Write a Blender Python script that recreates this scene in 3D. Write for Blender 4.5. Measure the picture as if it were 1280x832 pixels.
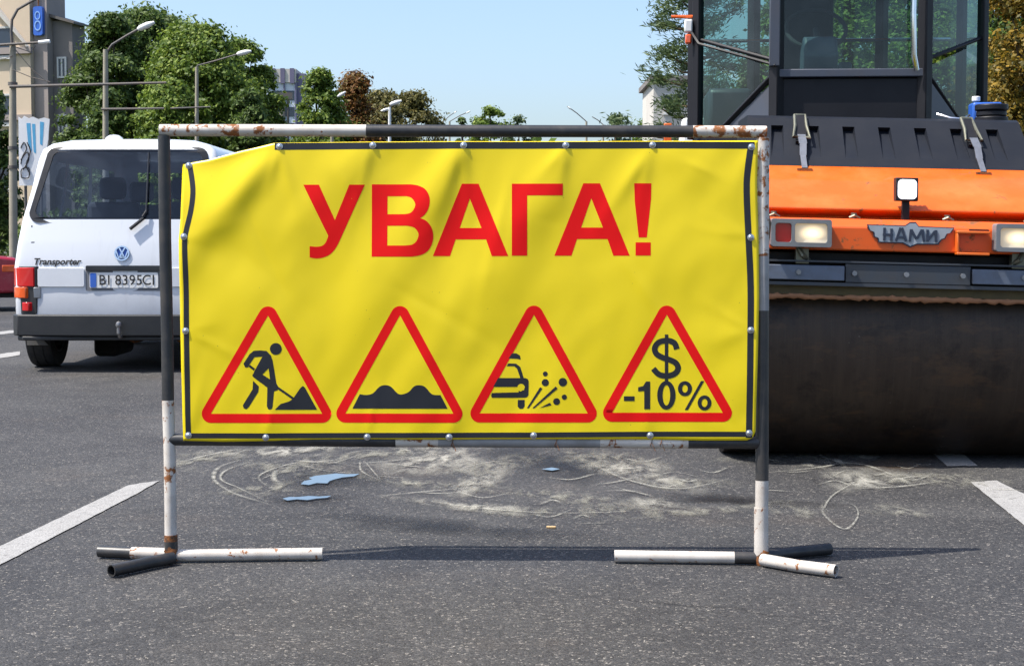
import bpy, bmesh, math, random
import numpy as np
from mathutils import Vector, Matrix, geometry, noise as mnoise

for o in list(bpy.data.objects):
    bpy.data.objects.remove(o)
SC = bpy.context.scene
COL = SC.collection
R = math.radians

# ------------------------------------------------------------------ camera
F, CX, CY, HC = 2000.0, 640.0, 416.0, 1.114       # focal length in photo pixels, centre, camera height
PITCH = math.atan(122.0 / F)
cam = bpy.data.cameras.new('camera')
cam.sensor_width = 36.0
cam.lens = 36.0 * F / 1280.0
cam.clip_start, cam.clip_end = 0.05, 3000
camo = bpy.data.objects.new('camera', cam)
COL.objects.link(camo)
camo.location = (0, 0, HC)
camo.rotation_euler = (math.pi / 2 - PITCH, 0, 0)
SC.camera = camo

# ------------------------------------------------------------------ sky, sun, exposure
SUN = Vector((-0.80, -0.235, 1.45)).normalized()      # direction towards the sun
elev = math.asin(SUN.z)
az = math.atan2(SUN.x, SUN.y)
world = bpy.data.worlds.new('World')
SC.world = world
world.use_nodes = True
wn = world.node_tree
sky = wn.nodes.new('ShaderNodeTexSky')
sky.sky_type = 'NISHITA'
sky.sun_disc = False
sky.sun_elevation = elev
sky.sun_rotation = az
sky.air_density, sky.dust_density, sky.ozone_density = 0.9, 2.4, 3.2
wn.nodes['Background'].inputs['Strength'].default_value = 0.15
wn.links.new(sky.outputs[0], wn.nodes['Background'].inputs['Color'])
sl = bpy.data.lights.new('sun', 'SUN')
sl.energy, sl.angle, sl.color = 4.6, R(0.53), (1.0, 0.95, 0.87)
so = bpy.data.objects.new('sun', sl)
COL.objects.link(so)
so.rotation_euler = SUN.to_track_quat('Z', 'Y').to_euler()
so.location = (-8, -4, 14)
vs = SC.view_settings
vs.view_transform, vs.look, vs.exposure, vs.gamma = 'Standard', 'None', 0.74, 1.0
vs.use_curve_mapping = False
SC.cycles.use_denoising = True
SC.cycles.max_bounces = 10
SC.cycles.transparent_max_bounces = 24
SC.cycles.caustics_reflective = False
SC.cycles.caustics_refractive = False


# ------------------------------------------------------------------ pixel -> world
def ray(px, py):
    c = Vector(((px - CX) / F, -(py - CY) / F, -1.0))
    return Matrix.Rotation(math.pi / 2 - PITCH, 3, 'X') @ c

def on_plane(px, py, p0, n):
    d = ray(px, py)
    o = Vector((0, 0, HC))
    return o + d * ((p0 - o).dot(n) / d.dot(n))

def ground(px, py, z=0.0):
    return on_plane(px, py, Vector((0, 0, z)), Vector((0, 0, 1)))

def at(px, py, Y):
    return on_plane(px, py, Vector((0, Y, 0)), Vector((0, 1, 0)))


# ------------------------------------------------------------------ mesh builder
class MB:
    def __init__(self):
        self.v, self.f, self.m = [], [], []

    def add(self, vs, fs, mi=0, M=None):
        b = len(self.v)
        self.v += [tuple(M @ Vector(p)) if M else tuple(p) for p in vs]
        self.f += [tuple(i + b for i in f) for f in fs]
        self.m += [mi] * len(fs)
        return self

    def box(self, x0, x1, y0, y1, z0, z1, mi=0, M=None):
        v = [(x, y, z) for x in (x0, x1) for y in (y0, y1) for z in (z0, z1)]
        f = [(0, 1, 3, 2), (4, 6, 7, 5), (0, 4, 5, 1), (2, 3, 7, 6), (0, 2, 6, 4), (1, 5, 7, 3)]
        return self.add(v, f, mi, M)

    def tube(self, pts, r, n=12, mi=0, caps=True, mats=None, hollow=False):
        pts = [Vector(p) for p in pts]
        rs = r if isinstance(r, (list, tuple)) else [r] * len(pts)
        b = len(self.v)
        t = (pts[1] - pts[0]).normalized()
        u = t.cross(Vector((0, 0, 1)) if abs(t.z) < 0.9 else Vector((1, 0, 0))).normalized()
        for i, p in enumerate(pts):
            if i == 0: t = (pts[1] - p)
            elif i == len(pts) - 1: t = (p - pts[i - 1])
            else: t = (pts[i + 1] - p).normalized() + (p - pts[i - 1]).normalized()
            t.normalize()
            u = (u - t * u.dot(t)).normalized()
            w = t.cross(u)
            for k in range(n):
                a = 2 * math.pi * k / n
                self.v.append(tuple(p + (u * math.cos(a) + w * math.sin(a)) * rs[i]))
        for i in range(len(pts) - 1):
            for k in range(n):
                k2 = (k + 1) % n
                self.f.append((b + i * n + k, b + i * n + k2, b + (i + 1) * n + k2, b + (i + 1) * n + k))
                self.m.append(mats[i] if mats else mi)
        L = b + (len(pts) - 1) * n
        if hollow:
            for base, q, sgn in ((b, pts[0], (pts[1] - pts[0]).normalized()), (L, pts[-1], (pts[-2] - pts[-1]).normalized())):
                c = len(self.v)
                for k in range(n):
                    e = Vector(self.v[base + k])
                    self.v.append(tuple(q + (e - q) * 0.82))
                for k in range(n):
                    e = Vector(self.v[c + k])
                    self.v.append(tuple(e + sgn * 0.08))
                for k in range(n):
                    k2 = (k + 1) % n
                    self.f.append((base + k, base + k2, c + k2, c + k)); self.m.append(mats[0] if mats else mi)
                    self.f.append((c + k, c + k2, c + n + k2, c + n + k)); self.m.append(mats[0] if mats else mi)
                self.f.append(tuple(c + n + k for k in range(n))); self.m.append(mats[0] if mats else mi)
        elif caps:
            self.f.append(tuple(b + k for k in range(n))[::-1]); self.m.append(mats[0] if mats else mi)
            self.f.append(tuple(L + k for k in range(n))); self.m.append(mats[-1] if mats else mi)
        return self

    def cyl(self, p0, p1, r0, r1=None, n=16, mi=0, caps=True):
        return self.tube([p0, p1], [r0, r0 if r1 is None else r1], n, mi, caps)

    def prism(self, loops, fn, d0, d1, mi=0, mi_side=None):
        """polygon loops (first outer, then holes) in 2D, fn(a,b,d) -> point; solid between d0 and d1"""
        if not isinstance(loops[0][0], (list, tuple)): loops = [loops]
        tris = geometry.tessellate_polygon([[Vector((a, b, 0)) for a, b in l] for l in loops])
        flat = [p for l in loops for p in l]
        n = len(flat)
        v = [fn(a, b, d0) for a, b in flat] + [fn(a, b, d1) for a, b in flat]
        f = [tuple(t) for t in tris] + [tuple(i + n for i in t)[::-1] for t in tris]
        self.add(v, f, mi)
        fs, s = [], 0
        for l in loops:
            k = len(l)
            for i in range(k):
                j = (i + 1) % k
                fs.append((s + i, s + j, n + s + j, n + s + i))
            s += k
        b = len(self.v) - 2 * n
        self.f += [tuple(i + b for i in q) for q in fs]
        self.m += [mi if mi_side is None else mi_side] * len(fs)
        return self

    def lathe(self, prof, M, n=24, mi=0):
        """prof: (radius, axial) pairs revolved about local Z, placed by M"""
        b = len(self.v)
        for r, z in prof:
            for k in range(n):
                a = 2 * math.pi * k / n
                self.v.append(tuple(M @ Vector((r * math.cos(a), r * math.sin(a), z))))
        for i in range(len(prof) - 1):
            for k in range(n):
                k2 = (k + 1) % n
                self.f.append((b + i * n + k, b + i * n + k2, b + (i + 1) * n + k2, b + (i + 1) * n + k))
                self.m.append(mi)
        return self

    def build(self, name, mats, parent=None, ang=35, bevel=0.0, seg=2, fix=True):
        me = bpy.data.meshes.new(name)
        me.from_pydata(self.v, [], self.f)
        if not isinstance(mats, (list, tuple)): mats = [mats]
        for m in mats: me.materials.append(m)
        if len(mats) > 1: me.polygons.foreach_set('material_index', self.m)
        if fix:
            bm = bmesh.new(); bm.from_mesh(me)
            bmesh.ops.recalc_face_normals(bm, faces=bm.faces)
            bm.to_mesh(me); bm.free()
        me.polygons.foreach_set('use_smooth', [True] * len(me.polygons))
        me.set_sharp_from_angle(angle=R(ang))
        me.update()
        return link(name, me, parent, bevel, seg)


def link(name, me, parent=None, bevel=0.0, seg=2):
    o = bpy.data.objects.new(name, me)
    COL.objects.link(o)
    if parent: o.parent = parent
    if bevel:
        b = o.modifiers.new('bevel', 'BEVEL')
        b.width, b.segments, b.limit_method, b.angle_limit = bevel, seg, 'ANGLE', R(40)
        b.harden_normals = False
    return o

def thing(name, label, cat, loc=(0, 0, 0), rz=0.0, group=None):
    o = bpy.data.objects.new(name, None)
    COL.objects.link(o)
    o.location = loc
    o.rotation_euler = (0, 0, rz)
    o.empty_display_size = 0.2
    return tag(o, label, cat, group)

def tag(o, label, cat, group=None):
    o['label'], o['category'] = label, cat
    if group: o['group'] = group
    return o

def struct(o):
    o['kind'] = 'structure'
    return o


# ------------------------------------------------------------------ materials
MATS = {}
class NT:
    """tiny node helper"""
    def __init__(self, name):
        self.mat = bpy.data.materials.new(name)
        self.mat.use_nodes = True
        self.t = self.mat.node_tree
        self.p = self.t.nodes['Principled BSDF']
        self.out = self.t.nodes['Material Output']
        self._co = None

    def n(self, typ, **kw):
        nd = self.t.nodes.new(typ)
        for k, v in kw.items(): setattr(nd, k, v)
        return nd

    def set(self, sock, v):
        if hasattr(v, 'is_output'): self.t.links.new(v, sock)
        elif isinstance(v, tuple) and len(v) == 3 and sock.type == 'RGBA': sock.default_value = (*v, 1)
        else: sock.default_value = v

    def co(self, kind='Object'):
        if not self._co: self._co = self.n('ShaderNodeTexCoord')
        return self._co.outputs[kind]

    def noise(self, scale, detail=4.0, rough=0.55, vec=None, dist=0.0, out='Fac'):
        nd = self.n('ShaderNodeTexNoise')
        self.set(nd.inputs['Vector'], vec or self.co())
        nd.inputs['Scale'].default_value = scale
        nd.inputs['Detail'].default_value = detail
        nd.inputs['Roughness'].default_value = rough
        nd.inputs['Distortion'].default_value = dist
        return nd.outputs[out]

    def vor(self, scale, feature='F1', vec=None, out='Distance', rand=1.0):
        nd = self.n('ShaderNodeTexVoronoi', feature=feature)
        self.set(nd.inputs['Vector'], vec or self.co())
        nd.inputs['Scale'].default_value = scale
        nd.inputs['Randomness'].default_value = rand
        return nd.outputs[out]

    def ramp(self, fac, a, b, ca=(0, 0, 0), cb=(1, 1, 1)):
        nd = self.n('ShaderNodeValToRGB')
        self.set(nd.inputs[0], fac)
        e = nd.color_ramp.elements
        e[0].position, e[1].position = a, b
        e[0].color, e[1].color = (*ca, 1), (*cb, 1)
        return nd.outputs[0]

    def mix(self, fac, a, b, blend='MIX'):
        nd = self.n('ShaderNodeMix', data_type='RGBA', blend_type=blend)
        self.set(nd.inputs[0], fac); self.set(nd.inputs[6], a); self.set(nd.inputs[7], b)
        return nd.outputs[2]

    def math(self, op, a, b=0.5):
        nd = self.n('ShaderNodeMath', operation=op)
        self.set(nd.inputs[0], a); self.set(nd.inputs[1], b)
        return nd.outputs[0]

    def scale(self, v, vec=None):
        nd = self.n('ShaderNodeMapping')
        self.set(nd.inputs[0], vec or self.co())
        nd.inputs['Scale'].default_value = v
        return nd.outputs[0]

    def bump(self, h, strength=0.3, dist=0.01):
        nd = self.n('ShaderNodeBump')
        nd.inputs['Strength'].default_value = strength
        nd.inputs['Distance'].default_value = dist
        self.set(nd.inputs['Height'], h)
        self.t.links.new(nd.outputs[0], self.p.inputs['Normal'])

    def pr(self, **kw):
        for k, v in kw.items(): self.set(self.p.inputs[k.replace('_', ' ')], v)
        return self.mat


def paint(name, col, rough=0.45, metal=0.0, dirt=0.25, dirtcol=(0.08, 0.065, 0.05), scale=6.0, rust=0.0, coat=0.0, bump=0.0, spec=0.5):
    """painted / plastic / metal surface with uneven tone, dirt and (optionally) rust patches"""
    if name in MATS: return MATS[name]
    t = NT(name)
    n1 = t.noise(scale, 6, 0.62)
    n2 = t.noise(scale * 5.3, 4, 0.6)
    c = t.mix(t.math('MULTIPLY', t.ramp(n1, 0.42, 0.78), dirt), col, dirtcol)
    c = t.mix(t.math('MULTIPLY', n2, 0.22), c, tuple(x * 0.72 for x in col))
    rg = t.math('ADD', t.math('MULTIPLY', n2, 0.2), rough - 0.1)
    if rust:
        m = t.ramp(t.noise(scale * 2.2, 7, 0.68, dist=0.3), 1 - rust, 1 - rust + 0.05)
        rc = t.mix(t.noise(scale * 9, 3, 0.6), (0.09, 0.03, 0.012), (0.36, 0.13, 0.03))
        c = t.mix(m, c, rc)
        rg = t.math('MAXIMUM', rg, t.math('MULTIPLY', m, 0.85))
    t.pr(Base_Color=c, Roughness=rg, Metallic=metal, Coat_Weight=coat, Specular_IOR_Level=spec)
    if bump: t.bump(n2, bump, 0.004)
    MATS[name] = t.mat
    return t.mat

def emit(name, col, e, base=(0.8, 0.8, 0.8)):
    t = NT(name)
    d = t.vor(90)
    t.pr(Base_Color=base, Roughness=0.15, Emission_Color=t.mix(t.ramp(d, 0.1, 0.7), col, tuple(x * 0.6 for x in col)), Emission_Strength=e)
    return t.mat

def glass(name, tint=(0.5, 0.6, 0.6), refl=1.0):
    t = NT(name)
    tr = t.n('ShaderNodeBsdfTransparent'); t.set(tr.inputs[0], tint)
    gl = t.n('ShaderNodeBsdfGlossy'); gl.inputs['Roughness'].default_value = 0.03
    lw = t.n('ShaderNodeLayerWeight'); lw.inputs[0].default_value = 0.5
    fr = t.math('ADD', t.math('MULTIPLY', t.math('POWER', lw.outputs['Facing'], 4.0), 0.9), 0.045)
    f = t.math('ADD', t.math('MULTIPLY', fr, refl), t.math('MULTIPLY', t.ramp(t.noise(3.5, 5, 0.6), 0.45, 0.8), 0.03))
    mx = t.n('ShaderNodeMixShader')
    t.set(mx.inputs[0], f); t.set(mx.inputs[1], tr.outputs[0]); t.set(mx.inputs[2], gl.outputs[0])
    t.t.links.new(mx.outputs[0], t.out.inputs[0])
    return t.mat

def leafmat(name, dark, mid, light):
    t = NT(name)
    g = t.n('ShaderNodeNewGeometry')
    nd = t.n('ShaderNodeValToRGB')
    t.set(nd.inputs[0], g.outputs['Random Per Island'])
    e = nd.color_ramp.elements
    e[0].color, e[1].color = (*dark, 1), (*light, 1)
    m = e.new(0.55); m.color = (*mid, 1)
    c = t.mix(t.math('MULTIPLY', t.noise(0.55, 3), 0.55), nd.outputs[0], tuple(x * 0.55 for x in mid))
    tl = t.n('ShaderNodeBsdfTranslucent'); t.set(tl.inputs[0], c)
    t.pr(Base_Color=c, Roughness=0.55, Specular_IOR_Level=0.3)
    mx = t.n('ShaderNodeMixShader'); mx.inputs[0].default_value = 0.35
    t.t.links.new(t.p.outputs[0], mx.inputs[1]); t.t.links.new(tl.outputs[0], mx.inputs[2])
    t.t.links.new(mx.outputs[0], t.out.inputs[0])
    return t.mat

def m_asphalt():
    t = NT('asphalt')
    co = t.co()
    big = t.ramp(t.noise(0.42, 6, 0.62, dist=0.6), 0.30, 0.68)
    streak = t.noise(1.0, 4, 0.6, vec=t.scale((1.6, 0.22, 1)))
    c = t.mix(big, (0.022, 0.0222, 0.0245), (0.056, 0.0555, 0.056))
    c = t.mix(t.math('MULTIPLY', t.ramp(streak, 0.45, 0.75), 0.35), c, (0.030, 0.030, 0.032))
    brown = t.ramp(t.noise(0.9, 4, 0.6), 0.56, 0.75)
    c = t.mix(t.math('MULTIPLY', brown, 0.45), c, (0.068, 0.052, 0.040))
    c = t.mix(t.math('MULTIPLY', t.ramp(t.noise(1.3, 7, 0.72, dist=0.8), 0.48, 0.62), 0.55), c, (0.022, 0.022, 0.024))
    sx = t.n('ShaderNodeSeparateXYZ'); t.set(sx.inputs[0], t.co())
    lane = t.math('ADD', sx.outputs[0], t.math('MULTIPLY', sx.outputs[1], -0.084))
    track = t.math('SINE', t.math('MULTIPLY', lane, 3.4), 0)
    c = t.mix(t.math('MULTIPLY', t.math('MULTIPLY', t.ramp(track, 0.2, 1.0), t.noise(0.8, 4)), 0.35), c, (0.020, 0.020, 0.022))
    drip = t.math('MULTIPLY', t.ramp(t.vor(2.3), 0.02, 0.09, (1, 1, 1), (0, 0, 0)), t.ramp(t.noise(9, 3), 0.4, 0.6))
    c = t.mix(t.math('MULTIPLY', drip, 0.6), c, (0.012, 0.012, 0.013))
    cr = t.vor(0.75, 'DISTANCE_TO_EDGE', vec=t.mix(0.22, t.co(), t.noise(2.2, 5, out='Color')))
    crack = t.math('MULTIPLY', t.ramp(cr, 0.0, 0.006, (1, 1, 1), (0, 0, 0)), t.ramp(t.noise(0.6, 2), 0.52, 0.6))
    c = t.mix(t.math('MULTIPLY', crack, 0.8), c, (0.010, 0.010, 0.011))
    c = t.mix(t.math('MULTIPLY', t.ramp(t.noise(34, 5, 0.75), 0.42, 0.66), 0.5), c, t.mix(1.0, c, (1.75, 1.72, 1.66), 'MULTIPLY'))
    c = t.mix(t.math('MULTIPLY', t.ramp(t.noise(7, 6, 0.7), 0.5, 0.7), 0.4), c, t.mix(1.0, c, (0.55, 0.55, 0.57), 'MULTIPLY'))
    # aggregate: stones of several sizes, each its own tone
    v1 = t.n('ShaderNodeTexVoronoi'); t.set(v1.inputs['Vector'], co); v1.inputs['Scale'].default_value = 190
    cellr = t.n('ShaderNodeSeparateColor'); t.set(cellr.inputs[0], v1.outputs['Color'])
    st = t.mix(cellr.outputs[0], (0.52, 0.52, 0.53), (1.55, 1.53, 1.48))
    c = t.mix(0.85, c, t.mix(1.0, c, st, 'MULTIPLY'))
    v2 = t.n('ShaderNodeTexVoronoi'); t.set(v2.inputs['Vector'], co); v2.inputs['Scale'].default_value = 125
    c2 = t.n('ShaderNodeSeparateColor'); t.set(c2.inputs[0], v2.outputs['Color'])
    bright = t.math('MULTIPLY', t.ramp(c2.outputs[1], 0.86, 0.95), t.ramp(v2.outputs['Distance'], 0.42, 0.30))
    c = t.mix(t.math('MULTIPLY', bright, 0.6), c, t.mix(c2.outputs[2], (0.12, 0.11, 0.10), (0.36, 0.33, 0.29)))
    dark = t.math('MULTIPLY', t.ramp(c2.outputs[0], 0.86, 0.9), t.ramp(v2.outputs['Distance'], 0.5, 0.35))
    c = t.mix(t.math('MULTIPLY', dark, 0.8), c, (0.014, 0.014, 0.015))
    t.pr(Base_Color=c, Roughness=t.math('ADD', t.math('MULTIPLY', cellr.outputs[2], 0.3), 0.6), Specular_IOR_Level=0.35)
    h = t.math('ADD', t.math('MULTIPLY', v1.outputs['Distance'], -0.7), t.math('MULTIPLY', v2.outputs['Distance'], -0.8))
    t.bump(h, 0.5, 0.005)
    return t.mat

def m_decal(name, col, strength, col2=None, scale=9.0, lo=0.35, hi=0.7, stretch=(1, 1, 1), rough=0.95):
    """thin deposit on the road: alpha = soft edge (uv) x breakup noise"""
    t = NT(name)
    uv = t.n('ShaderNodeSeparateXYZ'); t.set(uv.inputs[0], t.co('UV'))
    # uv.x and uv.y run -1..1, edge falls to 0 at |1|
    def fall(s):
        a = t.math('ABSOLUTE', s, 0)
        return t.ramp(a, 0.15, 1.0, (1, 1, 1), (0, 0, 0))
    edge = t.math('MULTIPLY', fall(uv.outputs[0]), fall(uv.outputs[1]))
    br = t.ramp(t.noise(scale, 6, 0.66, vec=t.scale(stretch), dist=0.35), lo, hi)
    fine = t.ramp(t.noise(140, 2, 0.6), 0.3, 0.62)
    a = t.math('MULTIPLY', t.math('MULTIPLY', edge, br), strength)
    a = t.math('MULTIPLY', a, t.math('ADD', t.math('MULTIPLY', fine, 0.6), 0.4))
    t.pr(Base_Color=t.mix(t.noise(30, 3), col, col2 or col), Roughness=rough, Alpha=a, Specular_IOR_Level=0.2)
    return t.mat

def m_marking():
    t = NT('road_marking_paint')
    wear = t.math('MAXIMUM', t.ramp(t.noise(26, 7, 0.75), 0.54, 0.64), t.math('MULTIPLY', t.ramp(t.vor(120), 0.35, 0.6), 0.45))
    crk = t.ramp(t.vor(95), 0.05, 0.5)
    c = t.mix(t.noise(5, 5), (0.27, 0.265, 0.255), (0.37, 0.365, 0.355))
    c = t.mix(t.math('MULTIPLY', wear, 0.8), c, (0.09, 0.085, 0.08))
    t.pr(Base_Color=c, Roughness=0.8)
    t.bump(crk, 0.4, 0.004)
    return t.mat

M = {}
M['asphalt'] = m_asphalt()
M['marking'] = m_marking()
M['black_paint'] = paint('black_pipe_paint', (0.022, 0.023, 0.025), 0.42, dirt=0.55, dirtcol=(0.10, 0.085, 0.07), scale=14, rust=0.30)
M['white_paint'] = paint('white_pipe_paint', (0.62, 0.58, 0.52), 0.5, dirt=0.5, dirtcol=(0.30, 0.22, 0.15), scale=11, rust=0.445)
M['white_clean'] = paint('white_foot_paint', (0.56, 0.52, 0.47), 0.55, dirt=0.65, dirtcol=(0.30, 0.24, 0.18), scale=13, rust=0.41)
M['white_rusty'] = paint('flaking_white_pipe_paint', (0.60, 0.57, 0.52), 0.55, dirt=0.6, dirtcol=(0.25, 0.17, 0.10), scale=12, rust=0.49)
M['grey_paint'] = paint('worn_grey_pipe_paint', (0.30, 0.30, 0.30), 0.45, dirt=0.5, scale=14, rust=0.33)
M['rusty'] = paint('rusty_steel', (0.10, 0.045, 0.02), 0.85, dirt=0.6, scale=20, rust=0.55, bump=0.5)
M['rust_light'] = paint('dry_rust', (0.36, 0.17, 0.085), 0.9, dirt=0.5, scale=20, bump=0.5)
M['bolt'] = paint('zinc_bolt', (0.55, 0.56, 0.58), 0.3, metal=0.9, dirt=0.2, scale=40)

# ------------------------------------------------------------------ ground, road, verge
def flat_poly(name, pts, z, mat, parent=None):
    me = bpy.data.meshes.new(name)
    me.from_pydata([(p[0], p[1], z) for p in pts], [], [tuple(range(len(pts)))])
    me.materials.append(mat)
    o = link(name, me, parent)
    if me.polygons[0].normal.z < 0: me.flip_normals()
    return o

tg = NT('verge_grass')
tg.pr(Base_Color=tg.mix(tg.noise(3, 6, 0.7), (0.035, 0.055, 0.015), (0.09, 0.10, 0.035)), Roughness=0.9)
tg.bump(tg.noise(30, 4), 0.8, 0.03)
M['grass'] = tg.mat
tc = NT('pavement_concrete')
tc.pr(Base_Color=tc.mix(tc.noise(4, 6, 0.7), (0.24, 0.23, 0.21), (0.34, 0.33, 0.30)), Roughness=0.9)
tc.bump(tc.noise(60, 4), 0.3, 0.005)
M['concrete'] = tc.mat

YAW = R(-4.8)                      # the road runs a little to the right of the view axis
RM = Matrix.Rotation(YAW, 4, 'Z')
def road_xy(x, y):
    p = RM @ Vector((x, y, 0))
    return (p.x, p.y)

struct(flat_poly('ground', [(-900, -300), (900, -300), (900, 1800), (-900, 1800)], -0.06, M['grass']))
XL, XR = -19.0, 7.2
road = struct(flat_poly('road', [road_xy(XL, -40), road_xy(XR, -40), road_xy(XR, 420), road_xy(XL, 420)], 0.0, M['asphalt']))

def slab(name, x0, x1, y0, y1, z0, z1, mat, bevel=0.0):
    b = MB(); b.box(x0, x1, y0, y1, z0, z1, 0, RM)
    return struct(b.build(name, mat, None, bevel=bevel))
slab('pavement', XR + 0.16, XR + 2.4, -40, 420, -0.06, 0.115, M['concrete'])
slab('kerb', XR, XR + 0.155, -40, 420, -0.06, 0.13, M['concrete'], 0.015)
slab('pavement', XL - 3.2, XL - 0.16, -40, 420, -0.06, 0.115, M['concrete'])
slab('kerb', XL - 0.155, XL, -40, 420, -0.06, 0.13, M['concrete'], 0.015)

def marking(pxs):
    rs = random.Random(len(pxs) * 31 + int(pxs[0][0]))
    pts = []
    for i, p in enumerate(pxs):                                   # ragged painted edge
        q = pxs[(i + 1) % len(pxs)]
        n = max(2, int(math.hypot(q[0] - p[0], q[1] - p[1]) / 5))
        for k in range(n):
            t = k / n
            pts.append(ground(p[0] + (q[0] - p[0]) * t + rs.uniform(-.35, .35), p[1] + (q[1] - p[1]) * t + rs.uniform(-.25, .25)))
    return flat_poly('lane_marking', pts, 0.004, M['marking'], road)

marking([(-60, 712), (160, 607), (200, 601), (172, 617), (34, 689), (-60, 738)])
marking([(1213, 603), (1246, 601), (1300, 628), (1420, 690), (1420, 757), (1280, 657)])
marking([(1166, 567), (1203, 567), (1222, 583), (1184, 583)])
marking([(-30, 446), (25, 439.5), (25, 444), (-30, 453)])
marking([(-30, 417), (22, 412.5), (22, 416), (-30, 421)])

# thin deposits and stains on the road
M['dust'] = m_decal('pale_dust', (0.36, 0.35, 0.31), 1.2, (0.28, 0.27, 0.235), 11, 0.42, 0.62, (1, 0.35, 1))
M['dust_thin'] = m_decal('thin_dust_film', (0.34, 0.33, 0.28), 0.8, (0.27, 0.26, 0.21), 15, 0.45, 0.66, (1, 0.35, 1))
M['dust_line'] = m_decal('pale_dust_track', (0.42, 0.41, 0.36), 0.95, (0.34, 0.33, 0.28), 18, 0.32, 0.6)
M['damp'] = m_decal('damp_dark_stain', (0.012, 0.012, 0.014), 0.9, (0.02, 0.017, 0.014), 3, 0.25, 0.6, (1, 0.5, 1), 0.5)
M['soil'] = m_decal('brown_soil_stain', (0.14, 0.09, 0.05), 0.75, (0.09, 0.065, 0.04), 4, 0.3, 0.65, (1, 0.5, 1))
DZ = [0.0045]
def decal_strip(pts, wpx, mat, name='dust_streak'):
    """ribbon on the ground through photo points, width in metres"""
    g = [ground(*p) for p in pts]
    # smooth with Catmull-Rom
    q = []
    for i in range(len(g) - 1):
        p0, p1, p2, p3 = g[max(i - 1, 0)], g[i], g[i + 1], g[min(i + 2, len(g) - 1)]
        for k in range(8):
            t = k / 8
            q.append(0.5 * ((2 * p1) + (p2 - p0) * t + (2 * p0 - 5 * p1 + 4 * p2 - p3) * t * t + (3 * p1 - p0 - 3 * p2 + p3) * t ** 3))
    q.append(g[-1])
    v, f, uv = [], [], []
    for i, p in enumerate(q):
        d = (q[min(i + 1, len(q) - 1)] - q[max(i - 1, 0)]).normalized()
        nrm = Vector((-d.y, d.x, 0))
        s = i / (len(q) - 1) * 2 - 1
        for e in (-1, 0, 1):
            w = wpx * 0.5 * (0.7 + 0.6 * mnoise.noise(p * 3.1 + Vector((e, 0, 7))))
            v.append(tuple(p + nrm * e * max(w, wpx * 0.2) + Vector((0, 0, DZ[0])))); uv.append((s * 0.9, e))
    for i in range(len(q) - 1):
        for e in (0, 1):
            f.append((i * 3 + e, i * 3 + e + 1, i * 3 + e + 4, i * 3 + e + 3))
    return decal_obj(name, v, f, uv, mat)

def decal_blob(cx, cy, rx, ry, mat, name='dust_patch', rot=0.0, seed=1):
    """irregular patch: ellipse in photo pixels laid on the ground"""
    rs = random.Random(seed)
    ph = [rs.uniform(0, 6.28) for _ in range(4)]
    v, f, uv = [], [], []
    n, rings = 36, 5
    for r in range(rings + 1):
        for k in range(n):
            a = 2 * math.pi * k / n
            w = 1 + 0.22 * math.sin(2 * a + ph[0]) + 0.16 * math.sin(3 * a + ph[1]) + 0.10 * math.sin(5 * a + ph[2])
            ax, ay = rx * w * math.cos(a) * r / rings, ry * w * math.sin(a) * r / rings
            c, s = math.cos(rot), math.sin(rot)
            g = ground(cx + ax * c - ay * s, cy + ax * s + ay * c)
            v.append((g.x, g.y, DZ[0])); uv.append((r / rings, 0.0))
    for r in range(rings):
        for k in range(n):
            k2 = (k + 1) % n
            if r == 0:
                f.append((k, n + k, n + k2))
            else:
                f.append((r * n + k, (r + 1) * n + k, (r + 1) * n + k2, r * n + k2))
    return decal_obj(name, v, f, uv, mat)

def decal_obj(name, v, f, uv, mat):
    me = bpy.data.meshes.new(name)
    me.from_pydata(v, [], f)
    l = me.uv_layers.new(name='uv')
    for lp in me.loops: l.data[lp.index].uv = uv[lp.vertex_index]
    me.materials.append(mat)
    o = link(name, me, road)
    o['kind'] = 'stuff'
    DZ[0] += 0.00004
    return o

decal_blob(700, 580, 85, 30, M['damp'], 'damp_stain', 0.1, 3)
decal_blob(560, 660, 170, 14, M['damp'], 'damp_stain', 0.05, 32)
decal_blob(905, 625, 130, 10, M['damp'], 'damp_stain', 0.05, 4)
decal_blob(1120, 580, 70, 12, M['soil'], 'soil_stain', 0.0, 5)
decal_blob(545, 576, 105, 20, M['dust'], rot=-0.12, seed=6)
decal_blob(595, 604, 42, 17, M['dust'], rot=-0.3, seed=7)
decal_blob(800, 590, 75, 22, M['dust'], rot=0.22, seed=8)
decal_blob(815, 630, 45, 10, M['dust'], rot=0.1, seed=9)
decal_blob(1085, 600, 75, 16, M['dust'], rot=0.05, seed=10)
decal_blob(1050, 578, 60, 9, M['dust'], rot=-0.1, seed=11)
decal_blob(350, 565, 110, 10, M['dust'], rot=-0.02, seed=12)
decal_blob(590, 634, 90, 9, M['dust'], rot=0.10, seed=13)
decal_blob(745, 640, 110, 10, M['dust_thin'], rot=-0.03, seed=14)
for i, (cx, cy, rx, ry) in enumerate(((480, 566, 190, 9), (610, 585, 70, 16), (760, 574, 90, 12), (850, 604, 70, 9), (380, 590, 90, 14), (250, 575, 60, 12), (990, 572, 110, 8), (1180, 600, 90, 12), (1120, 640, 60, 7), (700, 622, 200, 7), (880, 640, 130, 6), (330, 612, 60, 10), (1000, 640, 40, 10), (520, 605, 60, 8))):
    decal_blob(cx, cy, rx, ry, M['dust_thin'], rot=(i % 5 - 2) * .06, seed=60 + i)
S = M['dust_line']
rq = random.Random(8)
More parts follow.
